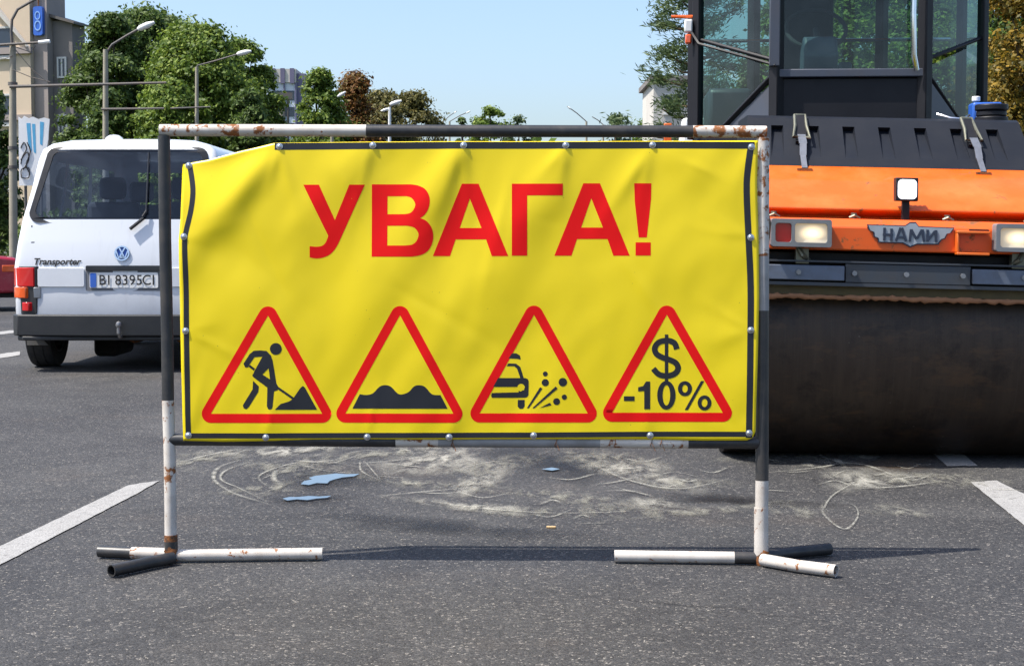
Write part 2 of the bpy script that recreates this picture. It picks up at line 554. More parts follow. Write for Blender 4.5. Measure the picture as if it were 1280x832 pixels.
for k in range(46):                                              # scuffs and chalky scrapes
    x, y = rq.choice(((300, 575), (420, 585), (560, 578), (620, 600), (800, 590), (860, 605), (1070, 590), (1150, 605), (720, 640)))
    x += rq.gauss(0, 55); y = min(655, max(562, y + rq.gauss(0, 12)))
    L_, a_, cv = rq.uniform(20, 75), rq.uniform(-.35, .35), rq.uniform(-8, 8)
    dx, dy = L_ / 2 * math.cos(a_), L_ / 2 * math.sin(a_) * .5
    decal_strip([(x - dx, y - dy), (x, y + cv), (x + dx, y + dy)], rq.uniform(.012, .05), S)
decal_strip([(310, 573), (275, 585), (268, 600), (290, 617), (340, 633)], 0.030, S)
decal_strip([(318, 577), (283, 589), (277, 601), (300, 612), (335, 629)], 0.022, S)
decal_strip([(460, 588), (420, 580), (370, 580), (330, 592), (325, 602), (345, 615)], 0.030, S)
decal_strip([(345, 588), (342, 598), (350, 608)], 0.07, S)
decal_strip([(400, 578), (450, 580), (510, 575), (560, 566)], 0.028, S)
decal_strip([(450, 577), (452, 590), (472, 601)], 0.022, S)
decal_strip([(455, 577), (466, 590), (474, 600)], 0.018, S)
decal_strip([(230, 578), (260, 570), (300, 562)], 0.05, S)
decal_strip([(470, 622), (540, 615), (620, 608)], 0.03, S)
decal_strip([(540, 628), (600, 637), (700, 643), (800, 640)], 0.03, S)
decal_strip([(740, 582), (790, 603), (850, 612), (910, 600)], 0.04, S)
decal_strip([(960, 592), (1020, 586), (1070, 577)], 0.035, S)
decal_strip([(1028, 640), (1042, 620), (1080, 598)], 0.022, S)
decal_strip([(1028, 630), (1030, 645), (1055, 663), (1072, 648), (1068, 634), (1050, 629)], 0.020, S)
decal_strip([(1020, 568), (1045, 578), (1090, 585), (1150, 612)], 0.05, S)
decal_strip([(1060, 612), (1120, 610), (1175, 603)], 0.04, S)

decal_blob(412, 601, 62, 15, M['damp'], 'damp_stain', -0.1, 91)
decal_blob(384, 625, 52, 9, M['damp'], 'damp_stain', 0.0, 92)
tw = NT('puddle_water')
tw.pr(Base_Color=(0.02, 0.025, 0.03), Roughness=0.06, IOR=1.4, Specular_IOR_Level=1.0, Coat_Weight=1.0)
M['water'] = tw.mat
for pts in ([(376, 607), (380, 603), (390, 601), (386, 599), (394, 596.5), (408, 595), (420, 593.5), (434, 594.5), (449, 594), (443, 597), (428, 598.5), (418, 601), (412, 603), (409, 606), (396, 605.5), (386, 608)],
            [(353, 625), (362, 623), (372, 623.2), (386, 621.8), (399, 622.5), (414, 621.5), (409, 624), (396, 625), (384, 627), (371, 626), (359, 627.5)],
            [(677, 588), (690, 586), (700, 588), (690, 590)]):
    struct(flat_poly('puddle', [ground(*p) for p in pts], 0.0085, M['water']))

# ------------------------------------------------------------------ road works sign
SG = thing('roadworks_sign', 'tubular steel frame on the asphalt carrying a big yellow warning banner', 'warning sign')
LB, RB = ground(213, 695, 0.021), ground(952, 698, 0.021)
SG.location = ((LB.x + RB.x) / 2, (LB.y + RB.y) / 2, 0)
SGL = Vector(SG.location)
td = (RB - LB).normalized()
LEAN = R(1.5)
n0 = Vector((td.y, -td.x, 0)).normalized()            # horizontal, towards the camera
SN = (n0 * math.cos(LEAN) + Vector((0, 0, 1)) * math.sin(LEAN)).normalized()
def sp(px, py, off=0.0):
    """photo pixel on the sign's plane, lifted off towards the viewer; in sign space"""
    return on_plane(px, py, LB, SN) + SN * off - SGL

PR = 0.0205
pm = [M['black_paint'], M['white_paint'], M['grey_paint'], M['rusty'], M['white_clean'], M['white_rusty']]
def pipe(name, stops, r=PR, parent=SG, hollow=False, fn=sp):
    """stops: (px, py, material index of the stretch that follows)"""
    pts, mats = [], []
    for i in range(len(stops) - 1):
        a, b = stops[i], stops[i + 1]
        for k in range(4):
            t = k / 4
            pts.append(fn(a[0] + (b[0] - a[0]) * t, a[1] + (b[1] - a[1]) * t)); mats.append(a[2])
    pts.append(fn(stops[-1][0], stops[-1][1])); mats.append(stops[-1][2])
    b = MB(); b.tube(pts, r, 18, mats=mats, hollow=hollow)
    return b.build(name, pm, parent, ang=50)

pipe('top_rail', [(200, 163, 5), (300, 163, 1), (458, 163.5, 0), (866, 164.5, 5), (958, 165, 5)])
pipe('post', [(205, 170, 0), (206.5, 300, 0), (209, 420, 0), (210, 500, 1), (212, 560, 1), (213, 618, 4), (213.5, 690, 4)])
pipe('post', [(953.5, 172, 5), (953, 320, 2), (953, 388, 0), (952.5, 600, 4), (951.5, 694, 4)], PR * 1.08)
pipe('bottom_rail', [(213, 549, 0), (495, 551, 1), (548, 551, 2), (750, 552, 1), (860, 552.5, 0), (948, 553, 0)])
pipe('sleeve', [(213.5, 668, 3), (213.8, 676, 0), (214, 692, 0)], PR * 1.1)
pipe('sleeve', [(951.5, 634, 4), (951.5, 686, 4), (951.5, 695, 3)], PR * 1.17)
fl = lambda x, y: ground(x, y, PR + 0.003) - SGL
pipe('foot', [(214, 694, 4), (250, 693.5, 4), (403, 691.5, 4)], hollow=True, fn=fl)
pipe('foot', [(214, 692, 4), (165, 690.5, 0), (124, 688.5, 0)], hollow=True, fn=fl)
pipe('foot', [(216, 697, 0), (185, 703, 0), (139, 713, 0)], hollow=True, fn=fl)
pipe('foot', [(951, 697, 0), (918, 696.5, 4), (768, 694.5, 4)], hollow=True, fn=fl)
pipe('foot', [(953, 699, 4), (995, 706.5, 4), (1045, 713, 4)], hollow=True, fn=fl)
pipe('foot', [(953, 695, 0), (990, 690, 0), (1037, 685.5, 0)], hollow=True, fn=fl)
for px, py in ((213.5, 692), (951.5, 695)):
    b = MB()
    c = sp(px, py)
    rs = random.Random(px)
    b.tube([c + Vector((rs.uniform(-.012, .012), -.004, dz)) for dz in (-.024, -.008, .008, .024)], [PR * .98, PR * 1.06, PR * 1.05, PR * .99], 14)
    b.build('weld', M['rusty'], SG)

# banner surface: flat cloth + sag and folds, all in photo-pixel parameters
def seg_d(px, py, x0, y0, x1, y1):
    dx, dy = x1 - x0, y1 - y0
    L = math.hypot(dx, dy)
    t = ((px - x0) * dx + (py - y0) * dy) / (L * L)
    s = ((px - x0) * dy - (py - y0) * dx) / L
    return t, s
FOLDS = [  # x0,y0,x1,y1, half-width px, height m, (fade) : soft creases hanging from the bolts
    (352, 182, 225, 330, 20, 0.016), (345, 178, 250, 215, 16, -0.010),
    (467, 180, 370, 300, 44, 0.012), (467, 180, 520, 260, 34, -0.005),
    (580, 180, 430, 430, 32, 0.014), (580, 180, 600, 300, 26, -0.004),
    (707, 180, 560, 440, 36, 0.012), (707, 178, 690, 250, 13, 0.006),
    (815, 182, 760, 260, 18, 0.005), (815, 182, 920, 240, 22, 0.005),
    (540, 300, 520, 560, 40, 0.006), (660, 360, 655, 560, 26, -0.004),
    (400, 290, 420, 470, 36, -0.007), (937, 297, 830, 340, 30, 0.004),
    (937, 412, 860, 430, 22, 0.004), (232, 413, 330, 380, 30, 0.004),
    (234, 300, 330, 330, 26, -0.005), (300, 330, 330, 560, 30, 0.003),
    (467, 176, 430, 215, 13, 0.004), (580, 176, 540, 245, 15, 0.008), (562, 552, 575, 480, 16, 0.003), (334, 552, 350, 490, 14, 0.0025),
    (420, 205, 480, 330, 7, 0.0018), (640, 215, 600, 380, 7, 0.0022), (760, 300, 880, 470, 8, 0.0018), (300, 240, 380, 420, 6, -0.0016), (850, 200, 905, 225, 5, 0.0016), (480, 350, 640, 440, 8, -0.0014),
    (667, 552, 660, 490, 14, 0.0025), (812, 552, 800, 500, 14, 0.0025),
]
rf = random.Random(3)
for bx_, by_ in ((351, 184), (467, 182), (580, 182), (707, 182), (815, 182), (938, 184)):
    for k in range(3):
        a_ = R(rf.uniform(55, 135)); L_ = rf.uniform(45, 110)
        FOLDS.append((bx_, by_, bx_ + L_ * math.cos(a_), by_ + L_ * math.sin(a_), rf.uniform(4.5, 8), rf.uniform(.0012, .0026)))
for bx_, by_, a0 in ((233, 296, 0), (235, 413, 0), (238, 543, -45), (937, 297, 180), (937, 412, 180), (935, 540, 225), (334, 545, -90), (460, 545, -90), (562, 545, -90), (812, 543, -90)):
    for k in range(2):
        a_ = R(a0 + rf.uniform(-35, 35)); L_ = rf.uniform(35, 90)
        FOLDS.append((bx_, by_, bx_ + L_ * math.cos(a_), by_ + L_ * math.sin(a_), rf.uniform(4.5, 8), rf.uniform(.0008, .0018)))
def wrinkle(px, py):
    w = 0.0
    for x0, y0, x1, y1, hw, a in FOLDS:
        t, s = seg_d(px, py, x0, y0, x1, y1)
        if t < -0.25 or t > 1.35: continue
        f = math.exp(-(s / (hw * (0.7 + 0.6 * max(t, 0)))) ** 2)
        e0 = min(1.0, max(0.0, (t + 0.06) / 0.45))
        env = e0 * e0 * (3 - 2 * e0) * max(0.0, 1 - max(0.0, t) / 1.35) ** 0.8
        w += a * f * env
    w += 0.004 * mnoise.noise(Vector((px * 0.008, py * 0.006, 3.0)))
    w += 0.0016 * mnoise.noise(Vector((px * 0.03 + py * 0.012, py * 0.018, 9.0)))
    # pillow: cloth stands off the rails between its bolts
    v = max(0.0, min(1.0, (py - 180) / 370))
    w += 0.004 * math.sin(math.pi * v)
    # free top-left corner curls back
    c = max(0.0, 1 - math.hypot((px - 228) / 95, (py - 200) / 80))
    w -= 0.03 * c * c
    return w
BO = PR + 0.004
def bp(px, py, off=0.0):
    return sp(px, py, BO + wrinkle(px, py) + off)

def lerp_path(pts, t):
    L = [0]
    for a, b in zip(pts, pts[1:]): L.append(L[-1] + math.hypot(b[0] - a[0], b[1] - a[1]))
    d = t * L[-1]
    for i in range(len(pts) - 1):
        if d <= L[i + 1] or i == len(pts) - 2:
            k = (d - L[i]) / (L[i + 1] - L[i])
            return (pts[i][0] + (pts[i + 1][0] - pts[i][0]) * k, pts[i][1] + (pts[i + 1][1] - pts[i][1]) * k)
E_T = [(228, 205), (262, 200), (300, 190), (345, 179.5), (467, 178), (580, 177.5), (707, 177.5), (815, 177), (946.5, 176.5)]
E_B = [(231, 549.5), (280, 551), (334, 550), (395, 548), (460, 547.5), (562, 548), (667, 547.5), (812, 548), (880, 549.5), (943, 549)]
E_L = [(228, 205), (228.5, 240), (228, 270), (226, 300), (227, 360), (228, 420), (231, 549.5)]
E_R = [(946.5, 176.5), (945, 230), (947, 300), (947.5, 370), (946, 440), (944, 500), (943, 549)]
def coons(s, t):
    a, b, l, r = lerp_path(E_T, s), lerp_path(E_B, s), lerp_path(E_L, t), lerp_path(E_R, t)
    c = [(1 - s) * (1 - t) * E_T[0][i] + s * (1 - t) * E_T[-1][i] + (1 - s) * t * E_B[0][i] + s * t * E_B[-1][i] for i in (0, 1)]
    return ((1 - t) * a[0] + t * b[0] + (1 - s) * l[0] + s * r[0] - c[0], (1 - t) * a[1] + t * b[1] + (1 - s) * l[1] + s * r[1] - c[1])

def m_vinyl(name, col, dirt=0.25, rough=0.34, spec=0.45):
    t = NT(name)
    n1 = t.noise(3.2, 6, 0.65)
    weave = t.n('ShaderNodeTexChecker'); t.set(weave.inputs[0], t.co()); weave.inputs['Scale'].default_value = 900
    c = t.mix(t.math('MULTIPLY', t.ramp(n1, 0.5, 0.8), dirt), col, tuple(x * 0.62 for x in col))
    spots = t.ramp(t.vor(26), 0.035, 0.05, (1, 1, 1), (0, 0, 0))
    c = t.mix(t.math('MULTIPLY', t.math('MULTIPLY', spots, t.ramp(t.noise(4, 2), 0.5, 0.55)), 0.55), c, (0.12, 0.09, 0.03))
    t.pr(Base_Color=c, Roughness=t.math('ADD', t.math('MULTIPLY', n1, 0.2), rough - 0.1), Specular_IOR_Level=spec)
    t.bump(t.noise(420, 2, 0.5), 0.10, 0.0015)
    tl = t.n('ShaderNodeBsdfTranslucent'); t.set(tl.inputs[0], c)
    mx = t.n('ShaderNodeMixShader'); mx.inputs[0].default_value = 0.12
    t.t.links.new(t.p.outputs[0], mx.inputs[1]); t.t.links.new(tl.outputs[0], mx.inputs[2])
    t.t.links.new(mx.outputs[0], t.out.inputs[0])
    return t.mat
M['yellow'] = m_vinyl('yellow_vinyl', (0.95, 0.735, 0.010), 0.16)
M['red_print'] = m_vinyl('red_print', (0.88, 0.010, 0.010), 0.12, 0.42, 0.15)
M['black_print'] = m_vinyl('black_print', (0.018, 0.020, 0.026), 0.2, 0.4)

NX, NY = 200, 104
b = MB()
for j in range(NY + 1):
    for i in range(NX + 1):
        s, t = i / NX, j / NY
        x, y = coons(s, t)
        # round the lower right corner
        if s > 0.985 and t > 0.97:
            k = ((s - 0.985) / 0.015) * ((t - 0.97) / 0.03)
            x -= 3.5 * k; y -= 3.0 * k
        b.v.append(tuple(bp(x, y)))
for j in range(NY):
    for i in range(NX):
        q = j * (NX + 1) + i
        b.f.append((q, q + NX + 1, q + NX + 2, q + 1)); b.m.append(0)
BN = b.build('banner', M['yellow'], SG, ang=180, fix=False)
sm = BN.modifiers.new('thickness', 'SOLIDIFY'); sm.thickness = 0.0006; sm.offset = -1

POFF = [0.00035]
def printed(name, loops, mat, parent=BN, step=6.0):
    """flat print that follows the folds: polygon (photo px) cut on a grid and laid on the cloth"""
    if not isinstance(loops[0][0], (list, tuple)): loops = [loops]
    flat = [p for l in loops for p in l]
    tris = geometry.tessellate_polygon([[Vector((x, y, 0)) for x, y in l] for l in loops])
    bm = bmesh.new()
    vv = [bm.verts.new((x, y, 0)) for x, y in flat]
    for t in tris:
        try: bm.faces.new([vv[i] for i in t])
        except ValueError: pass
    xs, ys = [p[0] for p in flat], [p[1] for p in flat]
    for ax, lo, hi in ((0, min(xs), max(xs)), (1, min(ys), max(ys))):
        c = math.ceil(lo / step) * step
        while c < hi:
            co = (c, 0, 0) if ax == 0 else (0, c, 0)
            no = (1, 0, 0) if ax == 0 else (0, 1, 0)
            bmesh.ops.bisect_plane(bm, geom=bm.verts[:] + bm.edges[:] + bm.faces[:], plane_co=co, plane_no=no)
            c += step
    bm.verts.index_update()
    nor = []
    for v in bm.verts:
        x, y = v.co.x, v.co.y
        du, dv = bp(x + 2, y) - bp(x - 2, y), bp(x, y - 2) - bp(x, y + 2)
        nor.append(tuple(du.cross(dv).normalized()))
        v.co = bp(x, y, POFF[0])
    me = bpy.data.meshes.new(name)
    for f in bm.faces: f.smooth = True
    bm.normal_update()
    bmesh.ops.reverse_faces(bm, faces=[f for f in bm.faces if f.normal.dot(SN) < 0])
    bm.to_mesh(me); bm.free()
    me.normals_split_custom_set_from_vertices(nor)
    me.materials.append(mat)
    POFF[0] += 0.000006
    return link(name, me, parent)

def circ(cx, cy, rx, ry=None, n=28):
    ry = rx if ry is None else ry
    return [(cx + rx * math.cos(2 * math.pi * k / n), cy + ry * math.sin(2 * math.pi * k / n)) for k in range(n)]

def stroke2d(pts, w):
    L, Rr = [], []
    for i, p in enumerate(pts):
        a, c = pts[max(i - 1, 0)], pts[min(i + 1, len(pts) - 1)]
        d = math.hypot(c[0] - a[0], c[1] - a[1])
        nx, ny = -(c[1] - a[1]) / d * w / 2, (c[0] - a[0]) / d * w / 2
        L.append((p[0] + nx, p[1] + ny)); Rr.append((p[0] - nx, p[1] - ny))
    return L + Rr[::-1]

def smooth2d(pts, k=4):
    out = []
    for i in range(len(pts) - 1):
        p0, p1, p2, p3 = (Vector(pts[max(i - 1, 0)]), Vector(pts[i]), Vector(pts[i + 1]), Vector(pts[min(i + 2, len(pts) - 1)]))
        for j in range(k):
            t = j / k
            q = 0.5 * ((2 * p1) + (p2 - p0) * t + (2 * p0 - 5 * p1 + 4 * p2 - p3) * t * t + (3 * p1 - p0 - 3 * p2 + p3) * t ** 3)
            out.append((q.x, q.y))
    return out + [pts[-1]]

def zm(pts, ox, oy, s):
    return [(ox + x / s, oy + y / s) for x, y in pts]

# black edging strips
printed('black_edging', stroke2d(smooth2d([(237, 206), (242.5, 236), (241, 262), (235, 290), (233.5, 305), (235, 360), (235.5, 420), (237.5, 546)]), 6.6), M['black_print'])
printed('black_edging', stroke2d([(345, 184), (467, 183), (580, 182.5), (707, 182.5), (815, 182), (942, 182.5)], 8.5), M['black_print'])
printed('black_edging', stroke2d(smooth2d([(938, 180), (933.5, 212), (932, 240), (934.5, 300), (937, 360), (936.5, 440), (935, 546)]), 8.0), M['black_print'])
printed('black_edging', stroke2d([(235, 543.5), (334, 543.5), (460, 543), (667, 542.5), (812, 541.5), (938, 541.5)], 6.5), M['black_print'])
# letters
s1 = 5.548
RD = M['red_print']
printed('letter', zm(smooth2d([(320, 540), (290, 600), (250, 650), (200, 675), (150, 683), (103, 675)], 3) + smooth2d([(103, 598), (150, 602), (190, 595), (215, 570), (232, 527)], 3)
                     + [(60, 175), (168, 175), (278, 418), (378, 175), (485, 175)], 370, 200, s1), RD)
printed('letter', [zm([(532, 172)] + smooth2d([(800, 172), (850, 180), (900, 205), (928, 250), (933, 300), (920, 350), (895, 385), (868, 405)], 3)
                      + smooth2d([(870, 406), (910, 425), (945, 470), (957, 530), (945, 590), (915, 635), (870, 660), (810, 671)], 3) + [(532, 671)], 370, 200, s1),
                   zm([(640, 254)] + smooth2d([(770, 254), (805, 265), (828, 295), (832, 320), (815, 355), (790, 373), (750, 378)], 3) + [(640, 378)], 370, 200, s1),
                   zm([(640, 458)] + smooth2d([(780, 458), (825, 470), (850, 500), (855, 525), (840, 565), (810, 588), (760, 594)], 3) + [(640, 594)], 370, 200, s1)], RD)
AO = [(515, 664), (715, 165), (830, 165), (1035, 664), (922, 664), (882, 549), (672, 549), (633, 664)]
AH = [(770, 268), (700, 470), (850, 470)]
for ox, oy in ((449, 200.5), (600, 200)):
    printed('letter', [zm(AO, ox, oy, s1), zm(AH, ox, oy, s1)], RD)
printed('letter', zm([(222, 168), (574, 168), (574, 249), (328, 249), (328, 664), (222, 664)], 600, 200, s1), RD)
ex = printed('exclamation_mark', zm([(1066, 165), (1185, 165), (1183, 270), (1153, 538), (1097, 538), (1070, 290)], 600, 200, s1), RD)
printed('exclamation_dot', zm([(1075, 572), (1180, 572), (1180, 663), (1075, 663)], 600, 200, s1), RD)
# warning triangles
def tri_border(a, l, r):
    rad = 11.4
    cen = ((a[0] + l[0] + r[0]) / 3, (a[1] + l[1] + r[1]) / 3)
    out = []
    for p, a0, a1 in ((a, 210, 330), (r, 330, 450), (l, 90, 210)):
        for k in range(9):
            t = R(a0 + (a1 - a0) * k / 8)
            out.append((p[0] + rad * math.cos(t), p[1] + rad * math.sin(t)))
    printed('warning_triangle', [out, [a, l, r]], RD)
tri_border((337, 394), (265.5, 516), (404, 516))
tri_border((501.1, 393.5), (432.9, 515.7), (567.3, 515.7))
tri_border((667.5, 393), (599.8, 515.5), (734.3, 515.5))
tri_border((832.7, 393), (764.8, 514.7), (902.3, 514.7))
s2 = 4.894
BK = M['black_print']
z = lambda pts, ox: zm(pts, ox, 370, s2)
wk = printed('worker_pictogram', [z([(325, 410), (335, 433), (352, 432), (365, 410), (392, 370), (440, 367), (405, 430), (378, 482), (385, 492), (470, 555), (467, 668), (474, 685), (485, 690), (498, 684),
                             (502, 668), (511, 578), (530, 572), (540, 555), (525, 530), (502, 390), (492, 360), (465, 332), (430, 329), (388, 331), (362, 352)], 240),
                          z([(478, 438), (440, 475), (486, 505)], 240)], BK, step=5)
printed('worker_head', z(circ(522, 320, 36), 240), BK, step=5)
printed('worker_leg', z([(383, 513), (418, 548), (415, 580), (358, 672), (342, 687), (325, 681), (320, 663), (380, 565)], 240), BK, step=5)
printed('shovel_handle', z(stroke2d([(360, 422), (392, 446)], 14), 240), BK, step=5)
printed('shovel_handle', z(stroke2d([(528, 553), (630, 624)], 14), 240), BK, step=5)
printed('spoil_heap', z([(515, 690), (550, 655), (600, 640), (625, 623), (670, 558), (685, 545), (698, 555), (772, 690)], 240), BK, step=5)
printed('uneven_road_pictogram', z([(155, 683), (200, 595)] + smooth2d([(205, 596), (240, 600), (280, 590), (320, 550), (355, 540), (390, 550), (430, 590), (460, 596), (500, 580), (530, 548), (565, 540), (600, 552), (640, 595), (688, 600)], 3) + [(692, 600), (735, 683)], 410), BK)
printed('car_roof', z([(295, 347), (320, 347), (343, 360), (347, 385), (325, 380), (272, 378)], 580), BK, step=5)
printed('car_window_frame', z([(272, 408), (320, 410), (345, 430), (366, 497), (345, 498), (325, 440), (308, 425), (262, 425)], 580), BK, step=5)
printed('car_body', z([(210, 497), (375, 497), (390, 503), (396, 516), (395, 600), (388, 612), (374, 617), (172, 617), (167, 603), (172, 588), (335, 584), (335, 551), (180, 551)], 580), BK, step=5)
printed('car_lamp', z(circ(350, 556, 23), 580), M['yellow'], step=5)
printed('car_wheel', z([(330, 630), (372, 630), (371, 670), (360, 684), (340, 684), (329, 670)], 580), BK, step=5)
for c in ((497, 472, 15), (497, 525, 22), (604, 522, 26), (566, 640, 21), (613, 613, 16)):
    printed('flying_stone', z(circ(*c, n=20), 580), BK, step=5)
for p in ([(385, 680), (465, 553), (480, 561), (396, 682)], [(418, 680), (560, 548), (573, 561), (430, 681)], [(460, 680), (525, 647), (535, 662)]):
    printed('stone_trail', z(p, 580), BK, step=5)
printed('dollar_symbol', z(stroke2d(smooth2d([(490, 322), (478, 288), (450, 272), (418, 270), (378, 282), (356, 315), (366, 350), (402, 372), (450, 388), (485, 407), (498, 437), (485, 465), (455, 481), (415, 484), (378, 473), (347, 440)]), 35), 745), BK, step=4)
printed('dollar_bar', z([(417, 232), (438, 232), (438, 520), (417, 520)], 745), BK, step=5)
printed('minus_sign', z([(168, 608), (233, 608), (233, 637), (168, 637)], 745), BK)
printed('digit', z([(255, 553), (285, 546), (303, 518), (328, 518), (328, 687), (292, 687), (292, 576), (255, 579)], 745), BK)
printed('digit', [z(circ(427, 602, 56, 88, 36), 745), z(circ(427, 602, 23, 62, 36), 745)], BK)
printed('percent_ring', [z(circ(540, 562, 43, 46), 745), z(circ(540, 562, 17, 24), 745)], BK)
printed('percent_ring', [z(circ(659, 648, 42, 46), 745), z(circ(659, 648, 18, 25), 745)], BK)
printed('percent_slash', z([(637, 515), (657, 515), (558, 692), (538, 692)], 745), BK)

# folded-back hem behind the right post, and bolts
b = MB()
hp = [(949, 238, 953), (948, 258, 962), (948, 278, 967), (948, 298, 965), (949, 318, 960), (950, 340, 957)]
for x0, y, x1 in hp:
    for k in range(4):
        b.v.append(tuple(sp(x0 + (x1 - x0) * k / 3, y, -0.022 - 0.03 * k / 3)))
for j in range(len(hp) - 1):
    for k in range(3):
        b.f.append((j * 4 + k, j * 4 + k + 1, j * 4 + k + 5, j * 4 + k + 4)); b.m.append(0)
M['hem'] = m_vinyl('shaded_hem_reverse', (0.16, 0.075, 0.03), 0.3)  # yellow vinyl's reverse in shade: the shade is put into this brown
hem = b.build('folded_hem', M['hem'], BN, ang=90)
sm = hem.modifiers.new('thickness', 'SOLIDIFY'); sm.thickness = 0.002
for px, py in ((351, 184), (467, 182.5), (580, 182.5), (707, 182.5), (815, 182), (938, 184.5), (236, 207), (232.5, 296), (234.5, 413), (237.5, 543),
               (937, 297), (937, 412), (935, 540), (334, 545.5), (460, 545), (562, 545), (667, 543), (812, 543)):
    c = bp(px, py, 0.0015)
    q = SN.to_track_quat('Z', 'Y').to_matrix().to_4x4()
    b = MB()
    b.lathe([(0.0112, 0), (0.0115, 0.001), (0.008, 0.0016), (0.0075, 0.0032), (0.005, 0.0045), (0.0, 0.0048)], Matrix.Translation(c) @ q, 16)
    b.build('bolt', M['bolt'], BN, ang=50)
# wire ties on the bottom rail
for px in (566, 695, 814, 826):
    c = sp(px, 551)
    b = MB()
    b.tube([c + Vector((0.004 * math.sin(a * 3), 0, 0)) + n0 * (PR + .002) * math.cos(a) + Vector((0, 0, 1)) * (PR + .002) * math.sin(a) for a in [k * 6.2832 / 12 for k in range(13)]]
           + [c + n0 * 0.03 + Vector((0.012, 0, -0.03))], 0.0013, 6)
    b.build('wire_tie', M['rusty'], SG)

# ------------------------------------------------------------------ shared vehicle materials
M['rubber'] = paint('tyre_rubber', (0.022, 0.022, 0.023), 0.8, dirt=0.6, dirtcol=(0.09, 0.08, 0.07), scale=8)
M['plastic'] = paint('dark_bumper_plastic', (0.016, 0.017, 0.019), 0.5, dirt=0.4, dirtcol=(0.05, 0.048, 0.045), scale=5)
M['rim'] = paint('steel_rim', (0.35, 0.35, 0.36), 0.4, metal=0.8, dirt=0.5, scale=9)
M['van_white'] = paint('white_van_paint', (0.74, 0.745, 0.755), 0.28, dirt=0.22, dirtcol=(0.38, 0.36, 0.33), scale=2.2, coat=0.4)
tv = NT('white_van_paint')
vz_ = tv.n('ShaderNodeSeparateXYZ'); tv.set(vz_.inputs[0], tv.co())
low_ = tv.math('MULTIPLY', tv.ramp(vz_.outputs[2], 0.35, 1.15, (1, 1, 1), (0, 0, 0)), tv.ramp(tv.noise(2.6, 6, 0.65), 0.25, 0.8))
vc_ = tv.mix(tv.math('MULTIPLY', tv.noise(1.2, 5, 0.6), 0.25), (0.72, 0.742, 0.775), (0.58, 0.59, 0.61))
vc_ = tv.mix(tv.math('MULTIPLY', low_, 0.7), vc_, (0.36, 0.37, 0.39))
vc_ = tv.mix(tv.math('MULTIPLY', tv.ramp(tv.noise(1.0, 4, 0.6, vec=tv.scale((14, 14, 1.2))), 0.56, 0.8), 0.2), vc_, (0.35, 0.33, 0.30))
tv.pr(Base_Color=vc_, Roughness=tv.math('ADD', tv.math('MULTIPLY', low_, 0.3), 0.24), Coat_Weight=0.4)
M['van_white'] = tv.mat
M['gap'] = paint('panel_gap', (0.03, 0.03, 0.03), 0.7)
M['van_glass'] = glass('van_glass', (0.66, 0.74, 0.84), 1.1)
M['frit'] = paint('black_window_rubber', (0.012, 0.012, 0.013), 0.35)
M['red_lens'] = paint('red_lens', (0.60, 0.012, 0.015), 0.12, coat=0.8, dirt=0.1)
M['amber_lens'] = paint('amber_lens', (0.75, 0.10, 0.012), 0.12, coat=0.8, dirt=0.1)
M['seat'] = paint('seat_cloth', (0.03, 0.034, 0.045), 0.9)
M['chrome'] = paint('chrome', (0.75, 0.77, 0.8), 0.15, metal=1.0, dirt=0.15)
M['plate_white'] = paint('plate_white', (0.80, 0.80, 0.78), 0.4, dirt=0.15)
M['plate_blue'] = paint('plate_blue', (0.03, 0.13, 0.55), 0.4)
M['ink'] = paint('black_ink', (0.012, 0.012, 0.014), 0.5)
M['under'] = paint('underbody', (0.012, 0.012, 0.012), 0.9)
M['mudflap'] = paint('grey_mudflap', (0.16, 0.155, 0.15), 0.7, dirt=0.6)

def text_mb(s, size, fn, d, mat, name, parent, sx=1.0, bold=0.0, shear=0.0):
    """flat lettering; fn(a,b) -> 3D point with a to the right and b up, centred on 0,0"""
    cu = bpy.data.curves.new('t', 'FONT')
    cu.body, cu.size, cu.align_x, cu.align_y = s, size, 'CENTER', 'CENTER'
    cu.offset, cu.shear = bold, shear
    cu.resolution_u = 3
    ob = bpy.data.objects.new('t', cu)
    me = bpy.data.meshes.new_from_object(ob)
    b = MB()
    b.add([fn(v.co.x * sx, v.co.y) for v in me.vertices], [tuple(p.vertices) for p in me.polygons])
    bpy.data.objects.remove(ob); bpy.data.curves.remove(cu); bpy.data.meshes.remove(me)
    return b.build(name, mat, parent, fix=False)

def rrect(x0, x1, z0, z1, r, n=5, dx=0.0):
    """rounded rectangle, top shifted inwards by dx"""
    out = []
    for cx, cz, a0 in ((x1 - r, z0 + r, 270), (x1 - r - dx, z1 - r, 0), (x0 + r + dx, z1 - r, 90), (x0 + r, z0 + r, 180)):
        for k in range(n + 1):
            a = R(a0 + 90 * k / n)
            out.append((cx + r * math.cos(a), cz + r * math.sin(a)))
    return out

def wheel(root, x, y, r, w, name='wheel'):
    sgn = 1 if x > 0 else -1
    Mx = Matrix.Translation((x, y, r)) @ Matrix.Rotation(R(90) * sgn, 4, 'Y')
    b = MB()
    rr = r * 0.62
    b.lathe([(rr, -w * .46), (r * .86, -w * .5), (r * .97, -w * .46), (r, -w * .38), (r, -w * .2), (r * .985, -w * .19), (r * .985, -w * .15), (r, -w * .14), (r, w * .14), (r * .985, w * .15), (r * .985, w * .19), (r, w * .2), (r, w * .38), (r * .97, w * .46), (r * .86, w * .5), (rr, w * .46)], Mx, 36)
    ty = b.build(name, M['rubber'], root)
    b = MB()
    b.lathe([(rr, -w * .46), (rr * .93, -w * .42), (rr * .93, w * .3), (rr, w * .46), (rr * 1.02, w * .46), (rr * .9, w * .40), (rr * .55, w * .25), (rr * .3, w * .38), (0.001, w * .40)], Mx, 30)
    b.build('rim', M['rim'], ty)
    return ty

